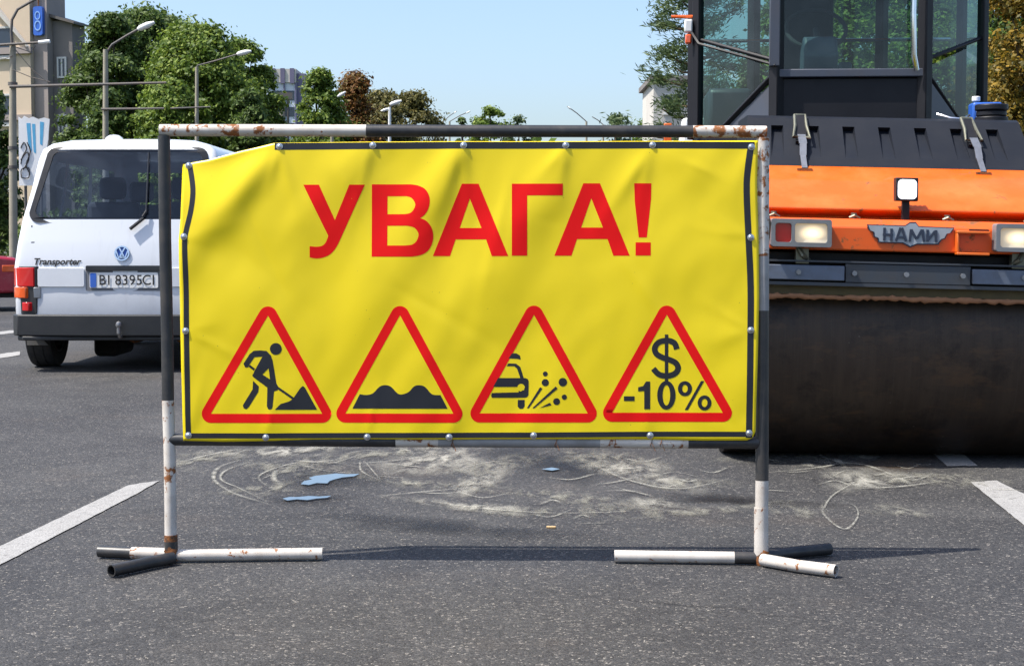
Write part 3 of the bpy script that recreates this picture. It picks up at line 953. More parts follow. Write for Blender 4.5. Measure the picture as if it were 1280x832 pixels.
# ------------------------------------------------------------------ van
def lin(tab, z):
    if z <= tab[0][0]: return tab[0][1]
    for (a, va), (b_, vb) in zip(tab, tab[1:]):
        if z <= b_: return va + (vb - va) * (z - a) / (b_ - a)
    return tab[-1][1]
V_HW = [(.36, .87), (.47, .90), (.85, .91), (1.05, .885), (1.25, .85), (1.5, .79), (1.75, .745), (1.83, .715), (1.88, .65), (1.915, .52), (1.94, .30)]
V_YR = [(.36, .06), (.47, .04), (.85, .05), (1.05, .075), (1.25, .11), (1.5, .175), (1.75, .24), (1.83, .265), (1.88, .31), (1.915, .42), (1.94, .7)]
V_YF = [(.36, 4.58), (.47, 4.66), (.85, 4.66), (1.0, 4.5), (1.08, 4.1), (1.25, 3.86), (1.5, 3.6), (1.75, 3.3), (1.83, 3.17), (1.88, 3.0), (1.915, 2.8), (1.94, 2.4)]
van = thing('van', 'white van with dark rear window and black bumper on the road', 'van', (0, 0, 0), R(0.5))
van.location = (at(151, 294, 13.0).x, 13.0, 0)
van.scale = (0.995,) * 3
VZ = [.36, .47, .66, .85, .95, 1.05, 1.08, 1.15, 1.25, 1.37, 1.5, 1.62, 1.75, 1.83, 1.86, 1.88, 1.9, 1.915, 1.93, 1.94]
RC = 0.055
fr_x = [-1, -.95, -.6, -.3, 0, .3, .6, .95, 1]
fr_y = [.06, .30, .33, .58, .62, .93]
def v_ring(z):
    hw, yr, yf = lin(V_HW, z), lin(V_YR, z), lin(V_YF, z)
    rc = min(RC, hw * .4)
    pts, tags = [], []
    w = hw - rc
    for f in fr_x: pts.append((f * w, yr + .035 * f * f)); tags.append(('r', f))
    for k in range(1, 5):
        a = R(-90 + 90 * k / 5); pts.append((w + rc * math.cos(a), yr + .035 + rc + rc * math.sin(a))); tags.append(('c', 0))
    for f in [0] + fr_y + [1]:
        y0, y1 = yr + .035 + rc, yf - .18
        pts.append((hw, y0 + (y1 - y0) * f)); tags.append(('s', f))
    for k in range(1, 5):
        a = R(90 * k / 5); pts.append((w - .08 + (rc + .08) * math.cos(a), yf - .18 + .10 * math.sin(a))); tags.append(('c', 0))
    for f in fr_x[::-1]:
        pts.append((f * (w - .08), yf - .08 + .08 * (1 - f * f))); tags.append(('f', f))
    m = [(-x, y) for x, y in pts[len(fr_x):len(fr_x) + 4 + len(fr_y) + 2 + 4]][::-1]
    mt = tags[len(fr_x):len(fr_x) + 4 + len(fr_y) + 2 + 4][::-1]
    return pts + m, tags + mt
b = MB()
rings = [v_ring(zz) for zz in VZ]
nR = len(rings[0][0])
for (pts, tg_), zz in zip(rings, VZ):
    b.v += [(x, y, zz) for x, y in pts]
tg_ = rings[0][1]
def v_open(i, j):
    a, c = tg_[i], tg_[(i + 1) % nR]
    z0, z1 = VZ[j], VZ[j + 1]
    if a[0] == c[0] == 'r' and -.96 < min(a[1], c[1]) and max(a[1], c[1]) < .96 and z0 >= 1.249 and z1 <= 1.831: return True
    if a[0] == c[0] == 'f' and -.96 < min(a[1], c[1]) and max(a[1], c[1]) < .96 and z0 >= 1.149 and z1 <= 1.76: return True
    if a[0] == c[0] == 's' and z0 >= 1.249 and z1 <= 1.76:
        lo, hi = sorted((a[1], c[1]))
        return (lo, hi) in ((.06, .30), (.33, .58), (.62, .93))
    return False
VPATCH = {}
for j in range(len(VZ) - 1):
    for i in range(nR):
        q = (j * nR + i, j * nR + (i + 1) % nR, (j + 1) * nR + (i + 1) % nR, (j + 1) * nR + i)
        if v_open(i, j):
            a = tg_[i]
            key = (a[0], 0 if a[0] != 's' else (1 if i > len(fr_x) + 10 + len(fr_x) else -1, min(a[1], tg_[(i + 1) % nR][1])))
            VPATCH.setdefault(key, []).append([b.v[k] for k in q])
        else:
            b.f.append(q); b.m.append(0)
b.f.append(tuple(range((len(VZ) - 1) * nR, len(VZ) * nR))); b.m.append(0)
vb = b.build('body', M['van_white'], van, ang=32)
for key, quads in VPATCH.items():
    g = MB()
    for q in quads: g.add(q, [(0, 1, 2, 3)])
    nm = {'r': 'rear_window', 'f': 'windscreen', 's': 'side_window'}[key[0]]
    go = g.build(nm, M['van_glass'], van, ang=60)
def vr(x, zz, off=0.0):
    """point on the van's rear skin"""
    w = lin(V_HW, zz) - RC
    return (x, lin(V_YR, zz) + .035 * min(1.0, abs(x) / w) ** 2 - off, zz)
def vpx(px, py): return ((px - 152) / 152.5, 1.130 - (py - 294) / 152.5)
def vplate(name, loops, mat, o0=-.004, o1=.004, parent=van, bevel=0):
    m = MB(); m.prism(loops, lambda a, c, d: vr(a, c, d), o0, o1)
    return m.build(name, mat, parent, bevel=bevel)
# window rubber around the rear glass
vplate('window_rubber', [rrect(-.785, .785, 1.222, 1.850, .085, dx=.115), rrect(-.735, .735, 1.268, 1.808, .06, dx=.115)], M['frit'], -.012, .007)
# inner demister band and dark vertical seam on glass, wiper
wp = MB()
wp.tube([vr(.17, 1.26, .03), vr(.06, 1.17, .03)], .014, 8)
wp.tube([vr(.16, 1.27, .035), vr(.19, 1.32, .03)], .009, 8)
w1 = wp.build('wiper_arm', M['frit'], van)
wp = MB(); wp.tube([vr(.188, 1.30, .028), vr(.188, 1.80, .026)], .008, 6)
wp.build('wiper_blade', M['frit'], w1)
# panel lines
for zz in (1.062, .60):
    vplate('panel_line', [(-.76, zz - .004), (.76, zz - .004), (.76, zz + .004), (-.76, zz + .004)], M['gap'], -.002, .0015)
for s in (-1, 1):
    vplate('panel_line', [(s * .765, .50), (s * .775, .50), (s * .765, 1.2), (s * .755, 1.2)], M['gap'], -.002, .0015)
# raised lower panel, plate recess
vplate('tailgate_panel', rrect(-.70, -.315, .70, .85, .015), M['van_white'], -.004, .012, bevel=.008)
vplate('tailgate_panel', rrect(.365, .73, .70, .85, .015), M['van_white'], -.004, .012, bevel=.008)
vplate('plate_recess', rrect(-.305, .355, .665, .87, .02), paint('grey_recess', (0.16, 0.165, 0.175), 0.5), -.004, .004)
pl = vplate('number_plate', rrect(-.27, .29, .69, .815, .012), M['plate_white'], .005, .012)
vplate('plate_band', rrect(-.265, -.215, .694, .811, .01), M['plate_blue'], .012, .0135, pl)
for ch_, cx0 in zip('BI8395CI', (-.165, -.112, -.035, .022, .080, .138, .197, .252)):
    text_mb(ch_, .118, lambda a, c: vr(cx0 + a, .750 + c, .0145), 0, M['ink'], 'plate_character', pl, .92, 0.0008)
vplate('handle_strip', rrect(-.30, .35, .83, .872, .01), M['frit'], .003, .02)
# emblem
em = MB()
ex_, ez_ = vpx(151, 318)
em.prism([circ(ex_, ez_, .062), circ(ex_, ez_, .051)], lambda a, c, d: vr(a, c, d), 0, .012)
emo = em.build('emblem', M['chrome'], van)
em = MB()
for i, pts in enumerate(([(-.024, .046), (-.003, .010), (.003, .010), (.024, .046)], [(-.048, .02), (-.026, -.038), (-.002, .002), (.002, .002), (.026, -.038), (.048, .02)])):
    em.prism([(x + ex_, y + ez_) for x, y in stroke2d(pts, .011)], lambda a, c, d: vr(a, c, d), 0.001 + i * .001, .010 + i * .001)
em.build('emblem_letters', M['chrome'], emo)
vplate('emblem_ground', circ(ex_, ez_, .051), M['plate_blue'], -.001, .003, emo)
text_mb('Transporter', .075, lambda a, c: vr(-.545 + a, .902 + c, .004), 0, M['ink'], 'model_lettering', van, 1.05, 0.0022, .25)
# tail lamps, both corners
for s in (-1, 1):
    def cbox(name, x0, x1, z0, z1, mat, parent, out=.0):
        m = MB()
        y0 = lin(V_YR, (z0 + z1) / 2) + .012 - out
        poly = [(x0, y0 + .02), (x0 + .03, y0), (x1 - .09, y0 + .008), (x1 - .03, y0 + .05), (x1, y0 + .13), (x1, y0 + .2), (x0, y0 + .2)]
        m.prism(poly, lambda a, c, d: (s * a, c, d), z0, z1)
        return m.build(name, mat, parent, bevel=.006)
    hs = cbox('tail_lamp', .685, .925, .475, .865, M['plastic'], van, -.004)
    cbox('red_lens', .705, .932, .70, .855, M['red_lens'], hs, .004)
    cbox('amber_lens', .77, .932, .605, .695, M['amber_lens'], hs, .004)
    cbox('clear_lens', .705, .765, .605, .695, M['rim'], hs, .004)
    cbox('fog_lens', .745, .90, .50, .57, M['red_lens'], hs, .008)
# bumper with wrapped ends
bm_ = MB()
bprof = [(-.915, .30), (-.92, .2), (-.905, .06), (-.85, -.02), (-.4, -.06), (0, -.07), (.4, -.06), (.85, -.02), (.905, .06), (.92, .2), (.915, .30), (.88, .30), (.88, .15), (-.88, .15), (-.88, .30)]
bm_.prism(bprof, lambda a, c, d: (a, c, d), .30, .472)
bm_.prism([(-.86, .02), (-.8, -.03), (.8, -.03), (.86, .02), (.86, .14), (-.86, .14)], lambda a, c, d: (a, c, d), .262, .298)
bp_ = bm_.build('rear_bumper', M['plastic'], van, bevel=.035, seg=4)
m = MB(); m.tube([(0.0, .0, .30), (0.0, -.09, .30), (0.0, -.12, .33), (0.0, -.12, .38)], .016, 10); m.lathe([(.0, .425), (.02, .415), (.026, .395), (.02, .378), (.0, .37)], Matrix.Translation((0.0, -.12, 0)), 12)
m.build('tow_ball', M['rim'], van)
# underbody, exhaust, spare wheel, mudflaps, mirrors, front bumper
m = MB(); m.box(-.80, .80, .2, 4.4, .29, .40); m.box(-.47, -.24, .9, 1.5, .06, .32); m.box(.3, .55, 1.4, 2.0, .14, .32)
m.build('underbody', M['under'], van, bevel=.05, seg=3)
m = MB(); m.cyl((.0, .45, .27), (.0, 1.6, .27), .06, n=14); m.cyl((.45, .1, .262), (.45, 1.2, .27), .026, n=12)
m.build('exhaust', M['rusty'], van)
for s in (-1, 1):
    m = MB(); m.prism([(s * .88, .33), (s * .88, .20), (s * .70, .20), (s * .78, .28), (s * .80, .33)], lambda a, c, d: (a, d, c), .34, .352)
    m.build('mudflap', M['mudflap'], van)
    m = MB(); m.box(s * .88 - .02, s * 1.0 + .04 * s, 3.72, 3.80, 1.20, 1.42)
    m.build('wing_mirror', M['plastic'], van, bevel=.02)
    m = MB(); m.box(min(s * .915, s * .925), max(s * .915, s * .925), .2, 4.4, .50, .56)
    m.build('side_trim', M['plastic'], van)
m = MB(); m.box(-.9, .9, 4.5, 4.75, .27, .5)
m.build('front_bumper', M['plastic'], van, bevel=.04, seg=3)
for x in (-.795, .795):
    for y in (.66, 3.6): wheel(van, x, y, .325, .225)
# cabin interior
m = MB(); m.box(-.82, .82, .25, 3.9, .42, .50); m.box(-.82, .82, 3.45, 3.85, .5, 1.08)
m.build('cabin_floor', M['seat'], van)
for x, y in ((-.42, 2.75), (.42, 2.75), (-.40, 1.5), (.25, 1.5)):
    m = MB()
    m.box(x - .24, x + .24, y, y + .5, .5, .86); m.box(x - .23, x + .23, y - .12, y + .04, .8, 1.42); m.box(x - .12, x + .12, y - .13, y - .02, 1.44, 1.64)
    m.build('cabin_seat', M['seat'], van, bevel=.05, seg=3)
m = MB(); m.tube([(-.42 + .19 * math.cos(a), 3.32 + .08 * math.sin(a), 1.12 + .17 * math.sin(a)) for a in [k * 6.2832 / 20 for k in range(21)]], .014, 8)
m.build('steering_wheel', M['seat'], van)
m = MB(); m.lathe([(.085, 0), (.07, .03), (.04, .05), (0, .055)], Matrix.Translation((-.22, .75, 1.925)), 16)
m.build('roof_vent', M['van_white'], van)

# ------------------------------------------------------------------ road roller
ROY, ROX = 7.5, 1.864
RYAW = R(-3.5)
roller = thing('road_roller', 'orange and black tandem road roller with steel drum and glazed cab', 'road roller', (ROX, ROY, 0), RYAW)
M['orange'] = paint('orange_paint', (0.76, 0.110, 0.004), 0.38, dirt=0.8, dirtcol=(0.50, 0.19, 0.04), scale=5.0, rust=0.385, coat=0.25)
M['orange_worn'] = paint('chipped_orange_paint', (0.76, 0.100, 0.004), 0.4, dirt=0.5, dirtcol=(0.50, 0.12, 0.02), scale=4.5, rust=0.43, coat=0.2)
M['hood'] = paint('black_hood_plastic', (0.010, 0.0125, 0.019), 0.55, dirt=0.3, dirtcol=(0.03, 0.031, 0.035), scale=6, spec=0.2)
M['cabdark'] = paint('dark_cab_paint', (0.008, 0.008, 0.011), 0.5, dirt=0.3, dirtcol=(0.025, 0.025, 0.028), scale=4, spec=0.3)
M['cabgrey'] = paint('slate_cab_paint', (0.060, 0.070, 0.095), 0.42, dirt=0.35, scale=5)
M['steelblue'] = paint('grey_blue_steel', (0.13, 0.16, 0.22), 0.42, metal=0.3, dirt=0.5, scale=10, rust=0.2)
M['steeldark'] = paint('dark_steel_bar', (0.055, 0.065, 0.08), 0.45, metal=0.3, dirt=0.5, scale=10, rust=0.2)
M['scraper'] = paint('worn_scraper', (0.085, 0.065, 0.025), 0.8, dirt=0.7, dirtcol=(0.04, 0.03, 0.02), scale=9)
td_ = NT('drum_steel')
sc_ = td_.noise(2.0, 7, 0.7, vec=td_.scale((9, 1, 1)))
fine_ = td_.noise(1.0, 3, 0.6, vec=td_.scale((160, 3, 3)))
dc = td_.mix(sc_, (0.018, 0.013, 0.011), (0.085, 0.060, 0.043))
dc = td_.mix(td_.math('MULTIPLY', td_.ramp(fine_, 0.55, 0.75), 0.30), dc, (0.075, 0.06, 0.05))
dc = td_.mix(td_.math('MULTIPLY', td_.ramp(td_.noise(5, 6, 0.7), 0.5, 0.68), 0.75), dc, (0.012, 0.010, 0.010))
up_ = td_.n('ShaderNodeSeparateXYZ'); td_.set(up_.inputs[0], td_.co())
dc = td_.mix(td_.math('MULTIPLY', td_.ramp(td_.noise(6, 6, 0.72, vec=td_.scale((1, 2.5, 2.5))), 0.52, 0.66), 0.55), dc, (0.10, 0.058, 0.032))
bits = td_.math('MULTIPLY', td_.ramp(td_.vor(16), 0.04, 0.09, (1, 1, 1), (0, 0, 0)), td_.ramp(td_.noise(2.5, 2), 0.5, 0.6))
dc = td_.mix(td_.math('MULTIPLY', bits, 0.7), dc, (0.20, 0.17, 0.14))
td_.pr(Base_Color=dc, Roughness=td_.math('ADD', td_.math('MULTIPLY', sc_, 0.3), 0.36), Metallic=0.45)
td_.bump(td_.math('ADD', td_.noise(60, 4), td_.math('MULTIPLY', fine_, 0.5)), 0.12, 0.003)
M['drum'] = td_.mat
M['cab_glass'] = glass('green_cab_glass', (0.50, 0.67, 0.62), 1.0)
M['lamp_grey'] = paint('lamp_housing_grey', (0.17, 0.18, 0.19), 0.5, dirt=0.35, scale=20)
tq = NT('warm_headlight')
gd = tq.n('ShaderNodeVectorMath', operation='DISTANCE'); tq.set(gd.inputs[0], tq.co('Generated')); gd.inputs[1].default_value = (.55, .0, .5)
tq.pr(Base_Color=(.6, .58, .5), Roughness=.12, Coat_Weight=.6, Emission_Color=tq.ramp(gd.outputs['Value'], .1, .62, (1.0, .78, .42), (.55, .36, .16)), Emission_Strength=tq.math('ADD', tq.math('MULTIPLY', tq.ramp(gd.outputs['Value'], .02, .45, (1, 1, 1), (0, 0, 0)), 1.1), .28))
tq.bump(tq.noise(1, 2, .5, vec=tq.scale((400, 30, 60))), .3, .004)
M['warm'] = tq.mat
tq = NT('white_work_light')
vq = tq.vor(38, rand=0.15)
tq.pr(Base_Color=(.75, .78, .85), Roughness=.12, Emission_Color=tq.ramp(vq, .15, .6, (.92, .96, 1.0), (.45, .5, .66)), Emission_Strength=1.15)
M['led'] = tq.mat
M['badge'] = paint('badge_grey', (0.32, 0.36, 0.40), 0.4, dirt=0.25, scale=20)
M['ink_blue'] = paint('badge_ink', (0.02, 0.03, 0.055), 0.5)
M['olive'] = paint('latch_olive_metal', (0.20, 0.20, 0.15), 0.4, metal=0.6, dirt=0.4, scale=30)
M['strap'] = paint('latch_steel', (0.30, 0.31, 0.33), 0.35, metal=0.7, dirt=0.4, scale=30)

SH = -0.024                                          # the body sits slightly tilted
class TB(MB):
    def build(self, *a, **k):
        self.v = [(x, y, zz + SH * x) for x, y, zz in self.v]
        return MB.build(self, *a, **k)

def front_module(root):
    made = []
    def P(b, name, mat, parent=root, **k):
        o = b.build(name, mat, parent, **k)
        if parent is root: made.append(o)
        return o
    # drum
    b = MB()
    Mx = Matrix.Translation((0, .69, .60)) @ Matrix.Rotation(R(90), 4, 'Y')
    b.lathe([(.46, -.70), (.585, -.84), (.60, -.825), (.60, .825), (.585, .84), (.46, .70), (.15, .70), (.14, .8), (.001, .8)], Mx, 96)
    b.lathe([(.46, -.70), (.15, -.70), (.14, -.8), (.001, -.8)], Mx, 48)
    P(b, 'drum', M['drum'])
    # yoke around the drum
    b = TB()
    b.prism([(0, 1.035), (0, 1.148), (.05, 1.185), (.14, 1.185), (.14, 1.035)], lambda a, c, d: (d, a, c), -.90, .90)
    P(b, 'front_beam', M['orange_worn'], bevel=.008)
    for s in (-1, 1):
        b = TB()
        b.prism([(.02, .92), (.02, 1.03), (.145, 1.03), (.145, 1.18), (1.42, 1.18), (1.42, .9), (.95, .86), (.82, .52), (.56, .52), (.45, .86)], lambda a, c, d: (d, a, c), s * .865, s * .915)
        P(b, 'side_plate', M['orange'], bevel=.006)
    b = TB(); b.box(-.86, .86, .10, .30, .86, 1.02)
    P(b, 'inner_crossmember', M['cabdark'])
    # sloping orange tank cover
    b = TB()
    b.prism([(.17, 1.228), (.185, 1.25), (.57, 1.462), (.80, 1.462), (.80, 1.10), (.16, 1.10), (.16, 1.178), (.27, 1.195)], lambda a, c, d: (d, a, c), -.90, .90)
    P(b, 'tank_cover', M['orange'], bevel=.012, seg=3)
    # studs in the gutter
    for x in (-.62, -.24, .20, .58):
        b = TB(); b.cyl((x, .15, 1.18), (x, .15, 1.215), .014, n=8); b.tube([(x - .022, .14, 1.192), (x, .13, 1.203), (x + .026, .14, 1.19)], .006, 6)
        P(b, 'hinge_pin', M['olive'])
    for x, w in ((-.45, .06), (-.2, .09), (.27, .09), (.05, .05)):
        b = TB(); b.box(x, x + w, -.002, .012, 1.142, 1.149); P(b, 'slot', M['cabdark'])
    # black hood with pockets
    b = TB()
    def hp_(x, t, dep=0.0):
        taper = 1 - .035 * t
        return (x * taper, .55 + .26 * t + dep * .80, 1.452 + .255 * t - dep * .55)
    ribs = [i * .187 for i in range(-3, 4)]
    xs = [-.715]
    for r_ in ribs: xs += [r_ - .032, r_ + .032]
    xs.append(.715)
    t0, t1 = .17, .84
    for k in range(len(xs) - 1):
        xa, xb = xs[k], xs[k + 1]
        if k % 2 == 0:
            b.add([hp_(xa, 0), hp_(xb, 0), hp_(xb, t0), hp_(xa, t0), hp_(xb, t1), hp_(xa, t1), hp_(xb, 1), hp_(xa, 1)], [(0, 1, 2, 3), (3, 2, 4, 5), (5, 4, 6, 7)])
        else:
            d = .034
            b.add([hp_(xa, 0), hp_(xb, 0), hp_(xb, t0), hp_(xa, t0)], [(0, 1, 2, 3)])
            b.add([hp_(xa, t1), hp_(xb, t1), hp_(xb, 1), hp_(xa, 1)], [(0, 1, 2, 3)])
            b.add([hp_(xa, t0), hp_(xb, t0), hp_(xb - .008, t1, d), hp_(xa + .008, t1, d), hp_(xb, t1), hp_(xa, t1)], [(0, 1, 2, 3), (3, 2, 4, 5), (0, 3, 5), (1, 4, 2)])
    y2 = 1.45
    tp = [hp_(-.715, 1), hp_(.715, 1), (.69, .86, 1.722), (-.69, .86, 1.722), (.69, y2, 1.73), (-.69, y2, 1.73)]
    b.add(tp, [(0, 1, 2, 3), (3, 2, 4, 5)])
    for s in (-1, 1):
        b.add([hp_(s * .715, 0), hp_(s * .715, 1), (s * .69, .86, 1.722), (s * .69, y2, 1.73), (s * .715, y2, 1.2), (s * .715, .6, 1.2)], [(0, 1, 2, 3, 4, 5)])
    b.add([hp_(-.715, 0), hp_(.715, 0), (.715, .6, 1.44), (-.715, .6, 1.44), (.69, y2, 1.73), (-.69, y2, 1.73), (.715, y2, 1.2), (-.715, y2, 1.2)], [(0, 1, 2, 3), (4, 5, 7, 6)])
    P(b, 'hood', M['hood'], ang=25)
    # latches
    for x in (-.44, .44):
        b = TB()
        e = lambda dx, t, o: tuple(Vector(hp_(x + dx, t)) + Vector((0, -.7, .72)) * o)
        b.add([e(-.028, .45, .004), e(.028, .45, .004), e(.028, 1.0, .004), e(-.028, 1.0, .004), e(-.028, .45, .02), e(.028, .45, .02), e(.028, 1.0, .02), e(-.028, 1.0, .02)],
              [(0, 1, 2, 3), (4, 5, 6, 7), (0, 1, 5, 4), (2, 3, 7, 6), (1, 2, 6, 5), (0, 3, 7, 4)])
        la = P(b, 'latch', M['cabdark'])
        b = TB(); b.tube([e(-.028, 1.03, .012), e(-.030, .75, .026), e(-.042, .50, .03), e(.042, .50, .03), e(.030, .75, .026), e(.028, 1.03, .012), e(-.028, 1.03, .012)], .0085, 8)
        P(b, 'wire_loop', M['olive'], la)
        b = TB()
        pts = [e(.0, .55, .028), e(.006, .35, .032), e(.004, .15, .018), e(.010, -.08, .008)]
        for i in range(3):
            a_, c_ = Vector(pts[i]), Vector(pts[i + 1])
            w_ = Vector((.020 - .003 * i, 0, 0)); h_ = Vector((0, -.004, .004))
            b.add([a_ - w_, a_ + w_, c_ + w_, c_ - w_, a_ - w_ + h_, a_ + w_ + h_, c_ + w_ + h_, c_ - w_ + h_], [(0, 1, 2, 3), (4, 5, 6, 7), (0, 1, 5, 4), (1, 2, 6, 5), (2, 3, 7, 6), (3, 0, 4, 7)])
        P(b, 'strap', M['strap'], la)
        b = TB(); b.box(x - .03, x + .045, .50, .56, 1.425, 1.437); P(b, 'keeper', M['rusty'], la)
    # work light
    b = TB(); b.box(-.055, .05, .085, .15, 1.275, 1.385); b.box(-.02, .015, .11, .14, 1.18, 1.28)
    for k in range(5): b.box(-.05 + k * .022, -.042 + k * .022, .15, .18, 1.285, 1.375)
    wl = P(b, 'work_light', M['cabdark'], bevel=.008)
    b = TB(); b.prism(rrect(-.046, .041, 1.284, 1.376, .02), lambda a, c, d: (a, d, c), .074, .084)
    P(b, 'lens', M['led'], wl, bevel=.006)
    # headlight units
    for s in (-1, 1):
        b = TB()
        x0, x1 = (-.655, -.375) if s < 0 else (.375, .655)
        ins = [rrect(-.545, -.395, 1.068, 1.157, .014) if s < 0 else rrect(.395, .545, 1.068, 1.157, .014),
               rrect(-.635, -.560, 1.068, 1.157, .014) if s < 0 else rrect(.560, .635, 1.068, 1.157, .014)]
        b.prism([rrect(x0, x1, 1.048, 1.177, .012)] + ins, lambda a, c, d: (a, d, c), -.085, -.002)
        b.box(x0 + .005, x1 - .005, -.03, -.003, 1.055, 1.17)
        hu = P(b, 'headlight_unit', M['lamp_grey'], bevel=.004)
        b = TB(); b.prism(ins[0], lambda a, c, d: (a, d, c), -.070, -.032); P(b, 'headlight', M['warm'], hu, bevel=.01)
        b = TB(); b.prism(ins[1], lambda a, c, d: (a, d, c), -.066, -.032); P(b, 'red_lens', M['red_lens'], hu, bevel=.01)
        b = TB(); b.box(s * .50 - .03, s * .50 + .03, .0, .06, .97, 1.04); b.tube([(s * .52, .0, 1.045), (s * .50, -.02, 1.01), (s * .47, .02, .985)], .012, 8)
        P(b, 'lamp_bracket', M['olive'])
    # winged badge
    zz5 = 3.556
    wing = [(580, 357), (748, 362), (770, 347), (795, 347), (808, 365), (965, 372), (950, 395), (935, 398), (925, 420), (910, 425), (895, 447), (800, 447), (772, 459), (738, 441), (632, 438), (628, 420), (612, 412), (608, 390), (590, 382)]
    wl_ = [((920 + x / zz5 - 1137.5) / 267, 1.114 + (294 - 180 - y / zz5) / 267) for x, y in wing]
    wl_ = [(a, c - SH * a) for a, c in wl_]
    cx_ = sum(p[0] for p in wl_) / len(wl_); cz_ = sum(p[1] for p in wl_) / len(wl_)
    b = TB(); b.prism(wl_, lambda a, c, d: (a, d, c), -.010, -.001)
    bd = P(b, 'badge', M['ink_blue'])
    inn = [(cx_ + (a - cx_) * .965, cz_ + (c - cz_) * .89) for a, c in wl_]
    b = TB(); b.prism(inn, lambda a, c, d: (a, d, c), -.0125, -.009)
    P(b, 'badge_face', M['badge'], bd)
    LZ = [  # letters drawn as strokes in zoom pixels
        [[(657, 372), (657, 428)], [(688, 376), (688, 431)], [(650, 402), (695, 404)]],
        [[(708, 431), (728, 372)], [(733, 372), (752, 432)], [(715, 414), (747, 415)]],
        [[(768, 433), (774, 379)], [(774, 380), (796, 420), (800, 420), (821, 381)], [(823, 380), (831, 434)]],
        [[(846, 381), (846, 434)], [(846, 430), (878, 388)], [(882, 383), (884, 436)]]]
    for L in LZ:
        b = TB()
        for i, st in enumerate(L):
            pts = [((920 + x / zz5 - 1137.5) / 267, 1.114 + (294 - 180 - y / zz5) / 267) for x, y in st]
            pts = [(a, c - SH * a) for a, c in pts]
            b.prism(stroke2d(pts, .0115), lambda a, c, d: (a, d, c), -.0165 - i * .0003, -.0122)
        P(b, 'badge_letter', M['ink_blue'], bd)
    # tow bracket beside the badge
    b = TB(); b.box(.205, .355, -.055, -.001, 1.128, 1.140); b.box(.205, .355, -.055, -.001, 1.028, 1.040); b.box(.205, .215, -.05, -.001, 1.04, 1.128)
    P(b, 'tow_bracket', M['orange'], bevel=.003)
    # scraper assembly
    b = TB(); b.box(-.30, .28, -.008, .06, .885, .975)
    P(b, 'cross_bar', M['steeldark'], bevel=.004)
    for x0, x1 in ((-.88, -.305), (.285, .88)):
        b = TB(); b.box(x0, x1, -.02, .05, .893, .963); P(b, 'bar_plate', M['steelblue'], bevel=.004)
    b = TB(); b.box(-.89, .89, -.015, .07, .978, .986); b.box(-.89, .89, -.012, .05, .868, .884)
    P(b, 'bar_flange', M['steeldark'])
    for x in (-.52, -.26, -.02, .24, .52):
        b = TB(); b.cyl((x, -.02, .93), (x, -.034, .93), .012, n=8); P(b, 'bar_bolt', M['strap'])
    b = TB(); b.box(-.86, .86, .02, .06, .825, .868)
    P(b, 'scraper_board', M['scraper'])
    b = TB()
    rs = random.Random(5)
    n = 90
    pts = [(-.86 + 1.72 * k / n, .03 + rs.uniform(-.004, .004), .815 + rs.uniform(-.004, .004)) for k in range(n + 1)]
    b.tube(pts, [.014 + rs.uniform(-.004, .004) for _ in pts], 8)
    P(b, 'scraper_edge', M['rust_light'], ang=60)
    return made

fm = front_module(roller)
YC = 2.72                                            # the machine is symmetrical about its articulation
def copy_part(o, parent, Mx):
    c = o.copy(); COL.objects.link(c)
    c.parent = parent
    c.matrix_local = Mx @ o.matrix_local
    return c
MR = Matrix.Translation((0, 2 * YC, 0)) @ Matrix.Rotation(math.pi, 4, 'Z')
for o in fm:
    if o.name.split('.')[0] in ('badge', 'work_light'): continue
    c = copy_part(o, roller, MR)
    for ch in o.children: copy_part(ch, c, Matrix.Identity(4))

# chassis and cab
m = MB(); m.box(-.40, .40, 1.35, 2 * YC - 1.35, .62, 1.55); m.box(-.78, .78, 1.6, 2 * YC - 1.6, 1.05, 1.62)
m.build('chassis', M['cabdark'], roller, bevel=.03)
A_, B_ = (.43, 1.96), (.865, 2.42)
def cabpt(s, k, t, zz):
    """s side, k 1 front / -1 back, t 0 at the front post .. 1 at the corner post"""
    x = A_[0] + (B_[0] - A_[0]) * t; y = A_[1] + (B_[1] - A_[1]) * t
    return (s * x, y if k > 0 else 2 * YC - y, zz)
TOPZ = 2.98
m = MB()
m.prism([(s * x, y if k > 0 else 2 * YC - y) for s, k, q in ((-1, 1, 0), (1, 1, 0), (1, 1, 1), (1, -1, 1), (1, -1, 0), (-1, -1, 0), (-1, -1, 1), (-1, 1, 1)) for x, y in [(A_, B_)[q]]],
        lambda a, c, d: (a * 1.0, c, d), 1.60, 1.745)
m.build('cab_floor', M['cabdark'], roller, bevel=.01)
m = MB()
m.prism([(s * (x + .06), (y - .06) if k > 0 else 2 * YC - y + .06) for s, k, q in ((-1, 1, 0), (1, 1, 0), (1, 1, 1), (1, -1, 1), (1, -1, 0), (-1, -1, 0), (-1, -1, 1), (-1, 1, 1)) for x, y in [(A_, B_)[q]]],
        lambda a, c, d: (a, c, d), TOPZ, TOPZ + .12)
m.build('cab_roof', M['orange'], roller, bevel=.04, seg=3)
